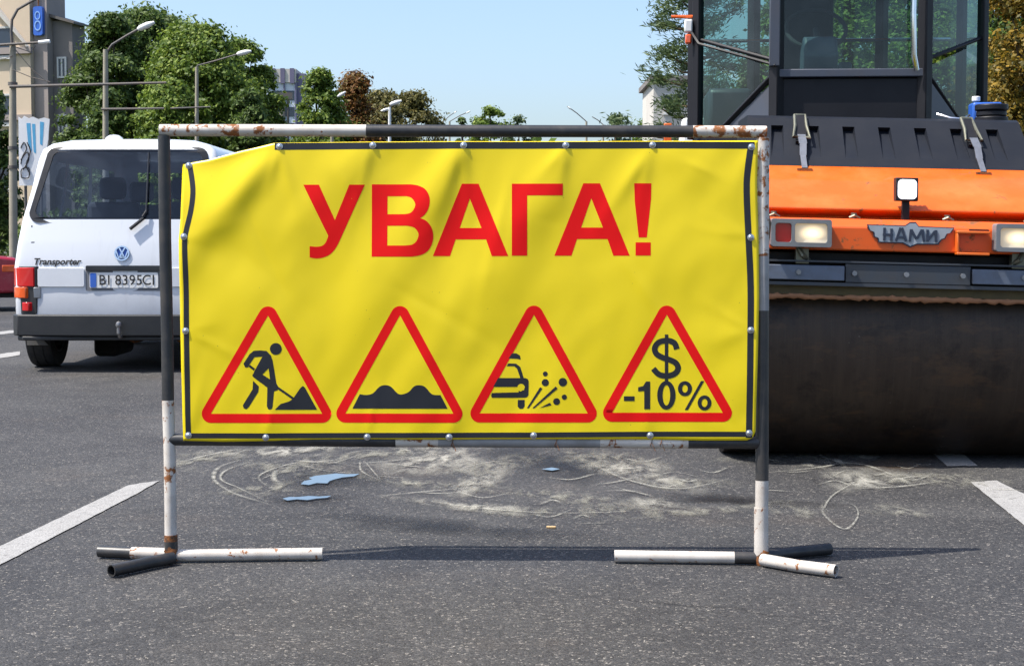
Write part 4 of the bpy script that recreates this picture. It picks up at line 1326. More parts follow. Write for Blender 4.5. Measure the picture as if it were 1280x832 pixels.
for k in (1, -1):
    # lower black front panel and its sill
    y = A_[1] if k > 0 else 2 * YC - A_[1]
    m = MB(); m.box(-.43, .43, min(y, y + k * .06), max(y, y + k * .06), 1.55, 2.035)
    m.build('front_panel', M['cabdark'], roller, bevel=.008)
    m = MB(); m.box(-.44, .44, min(y - k * .03, y + k * .05), max(y - k * .03, y + k * .05), 2.037, 2.085)
    m.build('window_sill', M['cabgrey'], roller, bevel=.006)
    m = MB(); m.add([(-.40, y, 2.08), (.40, y, 2.08), (.40, y, TOPZ), (-.40, y, TOPZ)], [(0, 1, 2, 3)])
    m.build('front_window', M['cab_glass'], roller)
    for s in (-1, 1):
        def bar(name, p, q, r, mat=M['cabdark']):
            d = MB(); d.tube([p, q], r, 4); return d.build(name, mat, roller, bevel=.006)
        # posts (square tubes)
        bar('cab_post', cabpt(s, k, 0.0, 1.75), cabpt(s, k, 0.0, TOPZ), .046)
        bar('cab_post', cabpt(s, k, 1.0, 1.74), cabpt(s, k, 1.0, TOPZ), .037)
        # slanted lower panel (slate)
        m = MB()
        p = [cabpt(s, k, .0, 2.035), cabpt(s, k, .0, 1.745), cabpt(s, k, .66, 1.745)]
        nrm = (Vector(p[1]) - Vector(p[0])).cross(Vector(p[2]) - Vector(p[0])).normalized()
        m.add(p + [tuple(Vector(q) + nrm * .02) for q in p], [(0, 1, 2), (5, 4, 3), (0, 1, 4, 3), (1, 2, 5, 4), (2, 0, 3, 5)])
        m.build('corner_panel', M['cabgrey'], roller)
        bar('corner_rail', cabpt(s, k, .02, 2.065), cabpt(s, k, .70, 1.750), .022)
        if k > 0: bar('window_rail', cabpt(s, k, .0, 2.135), cabpt(s, k, 1.0, 2.32), .015)
        m = MB(); m.add([cabpt(s, k, .05, 2.16), cabpt(s, k, .97, 2.325), cabpt(s, k, .97, TOPZ), cabpt(s, k, .05, TOPZ)], [(0, 1, 2, 3)])
        m.build('corner_window', M['cab_glass'], roller)
        m = MB(); m.add([cabpt(s, k, .05, 2.10), cabpt(s, k, .05, 2.06), cabpt(s, k, .68, 1.765), cabpt(s, k, .97, 1.76), cabpt(s, k, .97, 2.29)], [(0, 1, 2, 3, 4)])
        m.build('lower_corner_window', M['cab_glass'], roller)
        bar('sill_rail', cabpt(s, k, .66, 1.762), cabpt(s, k, 1.0, 1.762), .024)
for s in (-1, 1):
    m = MB(); m.add([(s * .865, 2.46, 1.78), (s * .865, 2 * YC - 2.46, 1.78), (s * .865, 2 * YC - 2.46, TOPZ), (s * .865, 2.46, TOPZ)], [(0, 1, 2, 3)])
    m.build('side_window', M['cab_glass'], roller)
    m = MB(); m.box(min(s * .845, s * .885), max(s * .845, s * .885), 2.42, 2 * YC - 2.42, 1.745, 1.785)
    m.build('sill_rail', M['cabdark'], roller)
# opened left corner pane: light metal frame edge seen bright
m = MB(); m.box(-.475, -.415, 1.905, 1.955, 2.10, TOPZ)
m.build('window_frame', M['cabgrey'], roller, bevel=.006)
m = MB(); m.tube([cabpt(-1, 1, -.04, 2.105), cabpt(-1, 1, .5, 2.205), cabpt(-1, 1, .93, 2.285), cabpt(-1, 1, 1.03, 2.36)], .009, 4)
for i, v_ in enumerate(m.v): m.v[i] = (v_[0] - .03, v_[1] - .035, v_[2])
m.build('window_frame', M['cabdark'], roller)
m = MB(); m.tube([(.372, 1.90, 2.07), (.352, 1.885, 2.16), (.345, 1.88, 2.4), (.35, 1.88, TOPZ - .02)], .016, 10)
m.build('grab_rail', M['chrome'], roller)
# seat, console, steering
m = MB(); m.box(-.38, .06, 2.55, 3.05, 1.90, 2.07); m.box(-.36, .04, 2.96, 3.14, 2.03, 2.70); m.box(-.26, -.08, 3.02, 3.12, 2.64, 2.82)
m.build('operator_seat', M['seat'], roller, bevel=.04, seg=3)
m = MB(); m.box(-.30, -.04, 2.6, 3.0, 1.745, 1.90)
m.build('seat_base', M['cabdark'], roller)
M['console'] = paint('console_blue_grey', (0.05, 0.075, 0.12), 0.5)
m = MB(); m.prism([(2.12, 1.75), (2.02, 2.18), (2.10, 2.30), (2.26, 2.22), (2.30, 1.75)], lambda a, c, d: (d, a, c), -.26, -.06)
m.build('steering_console', M['console'], roller, bevel=.02)
m = MB(); m.tube([(-.16 + .18 * math.cos(a), 2.30 + .12 * math.sin(a), 2.36 + .13 * math.sin(a)) for a in [k * 6.2832 / 24 for k in range(25)]], .013, 8)
m.tube([(-.16, 2.2, 2.25), (-.16, 2.30, 2.36)], .02, 8)
m.build('steering_wheel', M['seat'], roller)
m = MB(); m.box(.02, .12, 2.62, 3.0, 2.02, 2.12); m.box(.03, .11, 2.64, 2.72, 2.12, 2.2)
m.build('armrest', M['console'], roller, bevel=.015)
m = MB(); m.tube([(-.88, 3.44, 2.43), (.88, 3.44, 2.43)], .012, 8)
m.build('guard_rail', M['chrome'], roller)
m = MB(); m.box(.03, .10, 3.46, 3.52, 1.75, TOPZ)
m.build('rear_post', M['cabgrey'], roller)
m = MB(); m.box(-.78, -.50, 2.75, 3.3, 1.745, 2.05)
m.build('cab_locker', M['cabgrey'], roller, bevel=.03)
# left marker lamps on an orange bar
m = MB(); m.tube([(-.88, 2.43, 2.46), (-1.03, 2.43, 2.46)], .010, 8)
mk = m.build('marker_bar', M['orange'], roller)
m = MB(); m.box(-.95, -.90, 2.39, 2.44, 2.36, 2.44)
m.build('marker_lamp', M['plate_white'], mk, bevel=.01)
m = MB(); m.box(-.945, -.905, 2.39, 2.44, 2.29, 2.35)
m.build('amber_lens', M['amber_lens'], mk, bevel=.01)
m = MB(); m.box(.78, .90, .535, .555, 1.40, 1.425); m.build('sticker', M['plate_white'], roller)
# air filter cap and cable on the hood end
m = MB()
for i, (r_, z0, z1) in enumerate(((.085, 1.70, 1.735), (.078, 1.737, 1.765), (.085, 1.767, 1.80))): m.cyl((.60, 1.02, z0), (.60, 1.02, z1), r_, n=24)
m.build('filter_cap', M['cabdark'], roller, bevel=.006)
m = MB(); m.tube([(.30, .93, 1.745), (.36, .88, 1.72), (.42, .88, 1.715), (.47, .95, 1.74)], .007, 6)
m.build('cable', M['chrome'], roller)
bx = thing('canister', 'blue plastic canister standing on the black roller hood', 'canister')
RMx = Matrix.Translation((ROX, ROY, 0)) @ Matrix.Rotation(RYAW, 4, 'Z')
bx.matrix_world = RMx @ Matrix.Translation((.62, 1.25, 1.722 + SH * .62))
M['bluebox'] = paint('blue_plastic', (0.02, 0.10, 0.42), 0.4, dirt=0.3)
m = MB(); m.box(-.08, .08, -.06, .06, 0, .12); m.build('canister_body', M['bluebox'], bx, bevel=.015, seg=3)
m = MB(); m.cyl((-.05, 0, .128), (-.05, 0, .155), .022, n=14); m.build('cap', M['plate_white'], bx, bevel=.004)
m = MB(); m.box(-.06, .06, -.063, -.0605, .035, .10); m.build('sticker', M['plate_white'], bx)

# ------------------------------------------------------------------ trees
M['bark'] = paint('bark', (0.07, 0.052, 0.038), 0.95, dirt=0.5, scale=3, bump=0.6)
M['bark_pine'] = paint('pine_bark', (0.16, 0.10, 0.06), 0.95, dirt=0.5, scale=3, bump=0.6)
LM = {
    'dark': leafmat('leaf_dark_green', (0.030, 0.062, 0.016), (0.090, 0.150, 0.032), (0.20, 0.27, 0.055)),
    'green': leafmat('leaf_green', (0.045, 0.090, 0.014), (0.14, 0.22, 0.030), (0.30, 0.37, 0.055)),
    'olive': leafmat('leaf_olive', (0.055, 0.060, 0.018), (0.16, 0.15, 0.04), (0.28, 0.23, 0.07)),
    'rust': leafmat('leaf_rust', (0.10, 0.040, 0.010), (0.22, 0.095, 0.018), (0.16, 0.15, 0.03)),
    'gold': leafmat('leaf_gold', (0.040, 0.055, 0.012), (0.19, 0.14, 0.018), (0.42, 0.25, 0.025)),
    'pine': leafmat('needle_green', (0.045, 0.080, 0.032), (0.10, 0.155, 0.060), (0.19, 0.24, 0.09)),
}

def quads_mesh(name, C, U, V, mat):
    """rhombic leaves: centres C, half axes U and V (arrays n x 3)"""
    n = len(C)
    co = np.empty((n, 4, 3), np.float32)
    co[:, 0], co[:, 1], co[:, 2], co[:, 3] = C - U, C - V * .55, C + U, C + V * .55
    me = bpy.data.meshes.new(name)
    me.vertices.add(n * 4); me.vertices.foreach_set('co', co.ravel())
    me.loops.add(n * 4); me.loops.foreach_set('vertex_index', np.arange(n * 4, dtype=np.int32))
    me.polygons.add(n)
    me.polygons.foreach_set('loop_start', np.arange(0, n * 4, 4, dtype=np.int32))
    me.update(calc_edges=True)
    me.materials.append(mat)
    return me

def unit(a): return a / (np.linalg.norm(a, axis=1, keepdims=True) + 1e-9)

SHAPES = {
    'round': lambda t: math.sqrt(max(0.0, 1 - (2 * t - 1) ** 2)) * .55 + .45 * math.sin(math.pi * min(1, t * .9 + .1)) ** .6 if 0 <= t <= 1 else 0,
    'cone': lambda t: (1 - t) ** .75 * min(1, .55 + t * 3),
    'spread': lambda t: max(0.15, math.sin(math.pi * (t * .85 + .12)) ** .8),
}
def make_tree(name, label, px, ytop, Y, wpx, kind='green', shape='round', nleaf=9000, leaf=.20, nclump=46, base=.12, seed=1, sparse=1.0, trunk=.022, group=None):
    rs = np.random.RandomState(seed)
    rd = random.Random(seed)
    X = (px - CX) / F * Y
    H = HC + (294 - ytop) / F * Y
    Rr = wpx / 2 / F * Y
    root = thing(name, label, 'tree', (X, Y, -0.06), 0, group)
    zb = H * base
    nclump = int(nclump * 3.0); nleaf = int(nleaf * 4.0); leaf *= .54
    cl, rad = [], []
    while len(cl) < nclump:
        t = rd.random() ** .85
        a = rd.uniform(0, 2 * math.pi)
        lob = 1 + .22 * mnoise.noise(Vector((math.cos(a) * 1.3, math.sin(a) * 1.3, t * 3 + seed)))
        r = Rr * SHAPES[shape](t) * lob
        q = math.sqrt(rd.uniform(.05, 1.0))
        k = rd.uniform(.13, .26) * Rr * (1.0 if shape != 'cone' else .8)
        rr = max(0.0, r - k * .5) * q
        zc = min(zb + (H - zb) * t, H - k * .9)
        cl.append((rr * math.cos(a), rr * math.sin(a), zc)); rad.append(k)
    cl, rad = np.array(cl), np.array(rad)
    which = rs.choice(nclump, nleaf, p=rad ** 2 / (rad ** 2).sum())
    d = unit(rs.normal(size=(nleaf, 3)))
    d[:, 2] = np.where(d[:, 2] < -.5, -d[:, 2], d[:, 2])
    rr = rad[which] * np.abs(rs.normal(.62, .38, nleaf))
    sq = np.array([1.2, 1.2, .85])
    C = cl[which] + d * rr[:, None] * sq
    C[:, 2] = np.maximum(C[:, 2], .3)
    ax = C.copy(); ax[:, 2] = 0
    nrm = unit(d * .7 + unit(ax) * .3 + np.array([0, 0, .5]) + rs.normal(size=(nleaf, 3)) * .7)
    U = unit(np.cross(nrm, rs.normal(size=(nleaf, 3))))
    V = np.cross(nrm, U)
    s = leaf * rs.uniform(.35, 1.45, nleaf)[:, None]
    o = link('crown', quads_mesh('crown', C.astype(np.float32), (U * s).astype(np.float32), (V * s).astype(np.float32), LM[kind]), root)
    b = MB()
    tr = H * trunk
    top = H * (.62 if shape != 'cone' else .93)
    pts, r_ = [], []
    for k in range(8):
        t = k / 7
        pts.append((Rr * .05 * math.sin(k * 1.7 + seed), Rr * .05 * math.cos(k * 1.3 + seed), top * t)); r_.append(tr * (1.25 - t * 1.0))
    b.tube(pts, r_, 9)
    order = sorted(range(nclump), key=lambda i: -rad[i])[:14]
    for i in order:
        c = cl[i]
        z0 = min(top * .9, max(zb * .7, c[2] * rd.uniform(.45, .7)))
        p0 = Vector((0, 0, z0)); p2 = Vector(c)
        p1 = (p0 + p2) / 2 + Vector((0, 0, -.06 * (p2 - p0).length))
        b.tube([p0, p1, p2], [tr * .45, tr * .3, tr * .08], 6)
    b.build('trunk', M['bark_pine'] if kind == 'pine' else M['bark'], root, fix=False)
    return root

G = 'trees along the avenue'
make_tree('broadleaf_tree', 'tall dark green tree directly beside the cream building', 142, 20, 66, 112, 'dark', nleaf=15000, leaf=.17, seed=11)
make_tree('broadleaf_tree', 'tallest dark green tree behind the second street lamp', 188, 14, 70, 185, 'dark', nleaf=16000, leaf=.17, seed=12)
make_tree('broadleaf_tree', 'broad bright green tree between the two white headed lamps', 250, 30, 63, 170, 'green', nleaf=16000, leaf=.16, seed=13)
make_tree('broadleaf_tree', 'rounded green tree that ends the clump towards the far tower block', 304, 52, 68, 108, 'green', nleaf=12000, leaf=.16, seed=14)
make_tree('broadleaf_tree', 'low leafy green tree above the van roof', 215, 100, 58, 110, 'green', nleaf=9000, leaf=.15, base=.05, seed=15)
make_tree('broadleaf_tree', 'low dark tree filling the gap above the banner corner', 312, 112, 60, 72, 'dark', nleaf=8000, leaf=.15, base=.05, seed=16)
make_tree('broadleaf_tree', 'dark low tree at the foot of the cream building', 138, 112, 60, 76, 'dark', nleaf=8000, leaf=.15, base=.04, seed=17)
make_tree('broadleaf_tree', 'dark bushy tree behind the concrete lamp pole and red car', -8, 112, 48, 74, 'dark', nleaf=11000, leaf=.13, base=.03, seed=18)
make_tree('broadleaf_tree', 'dark tree behind the red car, beside the dark bushy one', -70, 120, 46, 90, 'dark', nleaf=9000, leaf=.13, base=.03, seed=58)
make_tree('broadleaf_tree', 'dark green tree half hidden between the tallest tree and the broad bright one', 214, 24, 76, 130, 'dark', nleaf=12000, leaf=.17, seed=51)
make_tree('broadleaf_tree', 'small green tree joining the clump to the far tower block', 332, 84, 74, 62, 'green', nleaf=7000, leaf=.16, base=.05, seed=52)
make_tree('broadleaf_tree', 'olive tree between the rust orange tree and the white double lamp', 464, 118, 108, 84, 'olive', 'spread', 6000, .22, 40, .06, 53)
make_tree('conifer_tree', 'pointed green tree right beside the far tower block', 402, 88, 90, 92, 'green', 'spread', 10000, .20, 60, .06, 19)
make_tree('autumn_tree', 'rust orange pointed autumn tree', 445, 90, 96, 150, 'rust', 'cone', 7000, .20, 40, .06, 20)
make_tree('broadleaf_tree', 'olive green tree behind the white double lamp', 482, 112, 100, 100, 'olive', 'spread', 6000, .22, 36, .08, 21)
make_tree('broadleaf_tree', 'olive brown spreading tree with open twigs', 520, 115, 104, 100, 'olive', 'spread', 5200, .22, 34, .08, 22)
make_tree('broadleaf_tree', 'small distant green tree in a row of two behind the top rail', 614, 134, 170, 84, 'green', 'spread', 2600, .36, 22, .06, 23)
make_tree('conifer_tree', 'small distant dark conifer behind the top rail', 578, 143, 180, 44, 'dark', 'cone', 1500, .36, 16, .06, 24)
make_tree('broadleaf_tree', 'small distant feathery tree of dark green', 650, 134, 175, 60, 'pine', 'spread', 1500, .36, 12, .06, 25)
make_tree('broadleaf_tree', 'small distant green tree beside the arms of far lamps', 770, 143, 175, 64, 'pine', 'spread', 1800, .36, 14, .06, 26)
make_tree('broadleaf_tree', 'low distant green tree next to the wispy pine', 808, 148, 160, 80, 'green', 'spread', 2600, .34, 20, .06, 27)
# trees behind the roller
make_tree('broadleaf_tree', 'bright green tree seen through the roller cab windscreen', 1095, -60, 40, 330, 'green', nleaf=22000, leaf=.12, nclump=70, base=.03, seed=31)
make_tree('broadleaf_tree', 'dark green tree behind the roller cab, beside the golden one', 1210, -80, 46, 240, 'dark', nleaf=15000, leaf=.13, nclump=60, base=.04, seed=32)
make_tree('autumn_tree', 'golden autumn tree beside the roller cab', 1295, -70, 34, 210, 'gold', nleaf=17000, leaf=.10, nclump=60, base=.03, seed=33)
make_tree('broadleaf_tree', 'green tree behind the roller cab corner window, next to the wispy pine', 975, 0, 52, 150, 'pine', nleaf=9000, leaf=.13, nclump=44, base=.04, seed=34)

def make_pine(px, ytop, Y, wpx, seed):
    rd = random.Random(seed); rs = np.random.RandomState(seed)
    X = (px - CX) / F * Y
    H = HC + (294 - ytop) / F * Y
    Rr = wpx / 2 / F * Y
    root = thing('pine_tree', 'open wispy pine standing behind the roller beside the pale apartment block', 'tree', (X, Y, -.06))
    b = MB(); b.tube([(0, 0, 0), (.05, 0, H * .5), (-.05, 0.05, H * .97)], [.20, .14, .03], 9)
    Cs, Ds = [], []
    for k in range(38):
        t = .22 + .76 * k / 37
        a = k * 2.4 + rd.uniform(-.4, .4)
        L = Rr * (1.15 - .75 * t) * rd.uniform(.75, 1.25)
        p0 = Vector((0, 0, H * t)); dr = Vector((math.cos(a), math.sin(a), .12))
        p1 = p0 + dr * L * .55; p2 = p0 + dr * L + Vector((0, 0, .12 * L))
        b.tube([p0, p1, p2], [.05, .03, .012], 6)
        for j in range(6):
            q = p0.lerp(p2, rd.uniform(.35, 1.0)) + Vector((rd.uniform(-.4, .4), rd.uniform(-.4, .4), rd.uniform(-.1, .25)))
            for _ in range(64):
                Cs.append(tuple(q + Vector((rd.gauss(0, .19), rd.gauss(0, .19), rd.gauss(0, .10))))); Ds.append(tuple(dr + Vector((rd.gauss(0, .6), rd.gauss(0, .6), rd.gauss(.2, .5)))))
    C = np.array(Cs); D = unit(np.array(Ds))
    W = unit(np.cross(D, rs.normal(size=D.shape)))
    link('crown', quads_mesh('crown', C.astype(np.float32), (D * .11).astype(np.float32), (W * .035).astype(np.float32), LM['pine']), root)
    b.build('trunk', M['bark_pine'], root, fix=False)
make_pine(868, -70, 46, 165, 41)

# distant wood closing the avenue: one mass
rs = np.random.RandomState(77)
n = 60000
px_ = rs.uniform(-500, 1900, n)
Yd = 230 + rs.uniform(-12, 12, n)
hz = np.array([11.5 + 3.5 * mnoise.noise(Vector((p * .013, 1, 0))) + 2.4 * mnoise.noise(Vector((p * .05, 2, 0))) for p in px_])
C = np.stack([(px_ - CX) / F * Yd, Yd, hz * rs.uniform(0, 1, n) ** .7 + 2.0], 1)
nrm = unit(rs.normal(size=(n, 3)) * .8 + np.array([-.2, -.6, .7]))
U = unit(np.cross(nrm, rs.normal(size=(n, 3)))); V = np.cross(nrm, U)
s = rs.uniform(.4, .9, n)[:, None]
tl = link('distant_wood', quads_mesh('distant_wood', C.astype(np.float32), (U * s).astype(np.float32), (V * s).astype(np.float32), LM['green']))
tl['kind'] = 'stuff'
tag(tl, 'far green wood closing the avenue behind the sign', 'wood')
# low hedge along the left pavement
n = 26000
ya = rs.uniform(30, 150, n); xa = XL - 5.2 + rs.normal(size=n) * .5
za = rs.uniform(0, 1, n) ** .8 * (1.7 + .5 * np.sin(ya * .7)) + .0
cs, sn = math.cos(YAW), math.sin(YAW)
C = np.stack([xa * cs - ya * sn, xa * sn + ya * cs, za], 1)
nrm = unit(rs.normal(size=(n, 3)) * .8 + np.array([0, -.4, .6]))
U = unit(np.cross(nrm, rs.normal(size=(n, 3)))); V = np.cross(nrm, U)
s = rs.uniform(.07, .16, n)[:, None]
hd = tag(link('hedge', quads_mesh('hedge', C.astype(np.float32), (U * s).astype(np.float32), (V * s).astype(np.float32), LM['dark'])), 'long dark hedge along the pavement behind the red car', 'hedge')
hd['kind'] = 'stuff'

# ------------------------------------------------------------------ street lamps and poles
M['pole'] = paint('concrete_pole', (0.34, 0.31, 0.24), 0.9, dirt=0.5, dirtcol=(0.14, 0.12, 0.09), scale=2)
M['arm'] = paint('grey_arm_steel', (0.10, 0.095, 0.09), 0.6, dirt=0.4, dirtcol=(0.22, 0.12, 0.06), scale=4)
M['lamphead'] = paint('white_lamp_head', (0.82, 0.82, 0.80), 0.35, dirt=0.15, scale=4)
def street_lamp(label, base_px, Y, pole_top, arm, head=None, brackets=(), r=.10, white=False, extra=None):
    c = at(base_px, 294, Y)
    root = thing('street_lamp', label, 'street lamp', (c.x, Y, -.06))
    L = lambda px, py, dy=0.0: at(px, py, Y) - Vector((c.x, Y, -.06)) + Vector((0, dy, 0))
    b = MB(); b.tube([(0, 0, 0), L(base_px, (294 + pole_top) / 2), L(base_px, pole_top)], [r * 1.15, r, r * .8], 12)
    b.build('pole', M['lamphead'] if white else M['pole'], root)
    for a_ in ([arm] if arm and not isinstance(arm[0][0], (tuple, list)) else (arm or [])):
        b = MB(); b.tube([L(*p) for p in a_], r * .38, 8); b.build('arm', M['arm'], root)
    for hd in (head or []):
        (x0, y0), (x1, y1) = hd
        p, q = L(x0, y0), L(x1, y1)
        d = (q - p); w = d.length * .16
        b = MB(); b.tube([p, p.lerp(q, .15), p.lerp(q, .6), q], [w * .5, w, w * 1.1, w * .45], 10)
        b.build('lamp_head', M['lamphead'], root)
    for (x0, y0), (x1, y1) in brackets:
        b = MB(); b.tube([L(x0, y0, -.12), L(x1, y1, -.12)], [r * .42, r * .30], 8); b.build('bracket_arm', M['arm'], root)
    return root, L
l1, L1 = street_lamp('tall concrete lamp pole with curved arm and cable brackets beside the poster', 16, 42, 57,
            [(15.5, 60), (14, 40), (15, 25), (22, 12), (46, -2), (80, -24)], [((80, -24), (102, -34))], [((-30, 59), (50, 54)), ((14, 109), (209, 104))], .10)
b = MB(); b.tube([L1(50, 54, -.12), L1(64, 52.5, -.12)], .05, 8); b.build('bracket_end', M['lamphead'], l1)
for py in (105, 185, 209):
    b = MB(); b.tube([L1(16, py - 2), L1(16, py + 2)], .125, 12); b.build('clamp', M['arm'], l1)
for p in ([(20, 62), (42, 88), (62, 104)], [(18, 88), (40, 97), (64, 103)], [(22, 60), (40, 66), (46, 58)], [(-10, 72), (8, 74), (18, 70)]):
    b = MB(); b.tube([L1(*q, -.1) for q in p], .012, 5); b.build('cable', M['arm'], l1)
street_lamp('concrete lamp pole with raised white head in front of the dark trees', 132, 52, 62, [(132, 78), (133, 66), (140, 56), (158, 45), (174, 36)], [((172, 37), (193, 28))], [((128, 137), (206, 136))], .10)
street_lamp('thin lamp pole with rusty arm and flat white head before the bright green tree', 246, 55, 84, [(246, 86), (247, 82), (270, 76), (300, 67)], [((296, 68), (314, 64))], [((214, 136), (264, 134))], .07)
street_lamp('white lamp post with two heads before the olive trees', 487, 84, 134, [(487, 136), (489, 130), (492, 128)], [((487, 131), (502, 126)), ((486, 136), (476, 139))], (), .09, True)
street_lamp('far lamp with short slanted arm near the orange tree', 415, 80, 170, None, [((422, 121), (432, 115))], (), .1)
for lab, p0, p1, Yb in (('far slanted lamp arm beside the olive brown tree, shorter of the pair', (554, 152), (571, 139), 190), ('far slanted lamp arm beside the olive brown tree, longer of the pair', (562, 152), (588, 139), 170),
                        ('tallest far lamp with straight slanted arm and small white head', (733, 152), (709, 133), 150), ('low far lamp with short arm beside a small green tree', (754, 156), (740, 146), 165)):
    street_lamp(lab, p0[0], Yb, p0[1], [p0, ((p0[0] + p1[0]) / 2, (p0[1] + p1[1]) / 2 - 1), p1], [(((p0[0] * .25 + p1[0] * .75)), p0[1] * .25 + p1[1] * .75), p1] and [((p0[0] * .2 + p1[0] * .8, p0[1] * .2 + p1[1] * .8), p1)], (), .12)
# twin concrete masts below the far tower
t = thing('concrete_mast', 'grey concrete mast with dark crosshead in front of the tower block', 'mast', (at(355, 294, 105).x, 105, -.06))
LL = lambda px, py: at(px, py, 105) - Vector(t.location)
b = MB(); b.tube([(LL(353, 294).x, 0, 0), LL(353, 116)], [.22, .17], 10); b.build('column', M['pole'], t)
b = MB(); b.tube([(LL(360, 294).x, 0, 0), LL(360, 116)], [.10, .08], 10); b.build('pipe', M['arm'], t)
p, q = LL(347, 116), LL(366, 124)
b = MB(); b.box(p.x, q.x, -.2, .2, q.z, p.z); b.build('crosshead', M['arm'], t)

# ------------------------------------------------------------------ buildings
M['cream'] = paint('cream_render', (0.62, 0.50, 0.37), 0.9, dirt=0.3, dirtcol=(0.35, 0.29, 0.22), scale=.35)
M['pinkgrey'] = paint('pink_grey_render_and_shade', (0.34, 0.29, 0.27), 0.9, dirt=0.4, dirtcol=(0.2, 0.17, 0.16), scale=.5)
M['stained'] = paint('stained_concrete', (0.20, 0.18, 0.17), 0.95, dirt=0.6, dirtcol=(0.07, 0.065, 0.07), scale=.6)
M['bluewhite'] = paint('pale_blue_panels', (0.62, 0.68, 0.76), 0.8, dirt=0.25, dirtcol=(0.4, 0.42, 0.48), scale=.2)
M['mauve'] = paint('mauve_panels_and_shade', (0.16, 0.15, 0.24), 0.9, dirt=0.3, scale=.2)
M['pale'] = paint('pale_panels', (0.58, 0.55, 0.50), 0.9, dirt=0.3, scale=.3)
M['pane'] = paint('dark_pane', (0.03, 0.045, 0.07), 0.1, dirt=0.1, scale=1)
M['frame'] = paint('window_frame_white', (0.6, 0.6, 0.58), 0.5)

def window(parent, x0, x1, z0, z1, y, ledge=True):
    """pane set back in a frame standing proud of the wall at y (towards -y)"""
    b = MB(); fw = .09
    b.prism([[(x0, z0), (x1, z0), (x1, z1), (x0, z1)], [(x0 + fw, z0 + fw), (x1 - fw, z0 + fw), (x1 - fw, z1 - fw), (x0 + fw, z1 - fw)]], lambda a, c, d: (a, d, c), y - .07, y + .02)
    xm = (x0 + x1) / 2
    b.box(xm - .04, xm + .04, y - .06, y + .01, z0 + fw, z1 - fw)
    w = b.build('window', M['frame'], parent, fix=True)
    b = MB(); b.box(x0 + fw, x1 - fw, y - .03, y - .012, z0 + fw, z1 - fw); b.build('pane', M['pane'], w)
    if ledge:
        b = MB(); b.box(x0 - .1, x1 + .1, y - .16, y, z0 - .09, z0 - .005); b.build('sill', M['frame'], w)

Yb = 76.0
xr = at(42, 294, Yb).x
bld = thing('building', 'cream rendered building with shade-grey stair tower, partly hidden by trees', 'building', (xr, Yb, -.06), R(-14))
b = MB(); b.box(-22, 0, 0, 3, 0, 16.5); b.build('wall', M['cream'], bld)
b = MB(); b.box(-22.2, .12, -.18, -.003, 9.7, 10.0); b.box(-22.2, .12, -.18, -.003, 6.6, 6.85); b.build('string_course', M['pinkgrey'], bld)
b = MB(); b.prism([(-6, 16.4), (-.02, 9.98), (-.02, 10.02), (-5.2, 16.4)], lambda a, c, d: (a, d, c), -.3, -.005); b.build('slanted_fin', M['pale'], bld)
for zz in (7.3, 10.45, 4.2, 1.3):
    for x0 in (-2.6, -5.4, -8.4, -11.4, -14.4): window(bld, x0, x0 + 1.7, zz - .9, zz + .55, 0.0)
b = MB(); b.box(.012, .72, .3, 2.0, 0, 17.5); b.build('stair_tower', M['pinkgrey'], bld)  # shaded side face of the block; shade is put into the grey-pink tone
b = MB(); b.box(.732, 1.75, .8, 2.0, 0, 11.3); wg = b.build('wing', M['stained'], bld)
b = MB(); b.prism([(.735, 11.45), (2.0, 11.1), (2.0, 11.2), (.735, 11.6)], lambda a, c, d: (a, d, c), .5, 2.2); b.build('wing_roof', M['arm'], bld)
for zz, x0 in ((8.6, .95), (5.9, .95)):
    window(bld, x0, x0 + .5, zz, zz + 1.0, .8, False)
for k in range(5):
    b = MB(); b.box(.82 + k * .18, .92 + k * .18, .73, .8, 4.55, 4.8); b.build('vent_hole', M['pane'], bld)
# vertical blue sign on the stair tower
sgn = thing('wall_sign', 'tall blue sign with a white looped mark on the stair tower', 'sign')
sgn.matrix_world = Matrix.Translation((xr, Yb, -.06)) @ Matrix.Rotation(R(-14), 4, 'Z') @ Matrix.Translation((.37, .2, 10.75))
b = MB(); b.prism(rrect(-.24, .24, -.2, 1.15, .12), lambda a, c, d: (a, d, c), -.12, .09); b.build('board', M['plate_blue'], sgn)
b = MB()
for i, (cz, r_) in enumerate(((.72, .20), (.25, .24))):
    b.prism([circ(0, cz, r_ * .72, r_), circ(0, cz, r_ * .5, r_ * .75)], lambda a, c, d: (a, d, c), -.14 - i * .002, -.121)
b.build('mark', paint('pale_blue_mark', (0.25, 0.45, 0.85), 0.5), sgn)
b = MB(); b.cyl((0, -.02, 1.15), (0, -.02, 2.6), .03, n=8); b.build('hanger', M['rusty'], sgn)

# far tower block
Yf = 300.0
x0, x1, x2 = at(338, 294, Yf).x, at(372, 294, Yf).x, at(383, 294, Yf).x
tb_ = thing('tower_block', 'far pale blue tower block with shade-tinted mauve side and parapet', 'building', (x1, Yf, -.06))
b = MB(); b.box(x0 - x1 - 6, 0, 0, 9, 0, 29.5); b.build('wall', M['bluewhite'], tb_)
b = MB(); b.box(.02, x2 - x1, .3, 9, 0, 31.2); b.build('side_wall', M['mauve'], tb_)  # shaded side of the tower, its shade put into the mauve colour
b = MB(); b.box(x0 - x1 - 6, -.02, -.3, 9, 29.5, 32); b.build('parapet', M['pale'], tb_)
for k in range(6):
    b = MB(); b.box(-9.9 + k * 1.75, -9.1 + k * 1.75, -.5, -.31, 29.3, 32.1); b.build('pier', M['mauve'], tb_)
for k in range(9):
    for xx in (-4.4, -2.1):
        b = MB(); b.box(xx, xx + 1.7, -.08, .0 - .005, 2.2 + k * 3, 4.0 + k * 3); b.build('window', M['pane'], tb_)
for xx in (-2.35, -.25):
    b = MB(); b.box(xx, xx + .22, -.35, -.003, 0, 29.4); b.build('pilaster', M['mauve'], tb_)
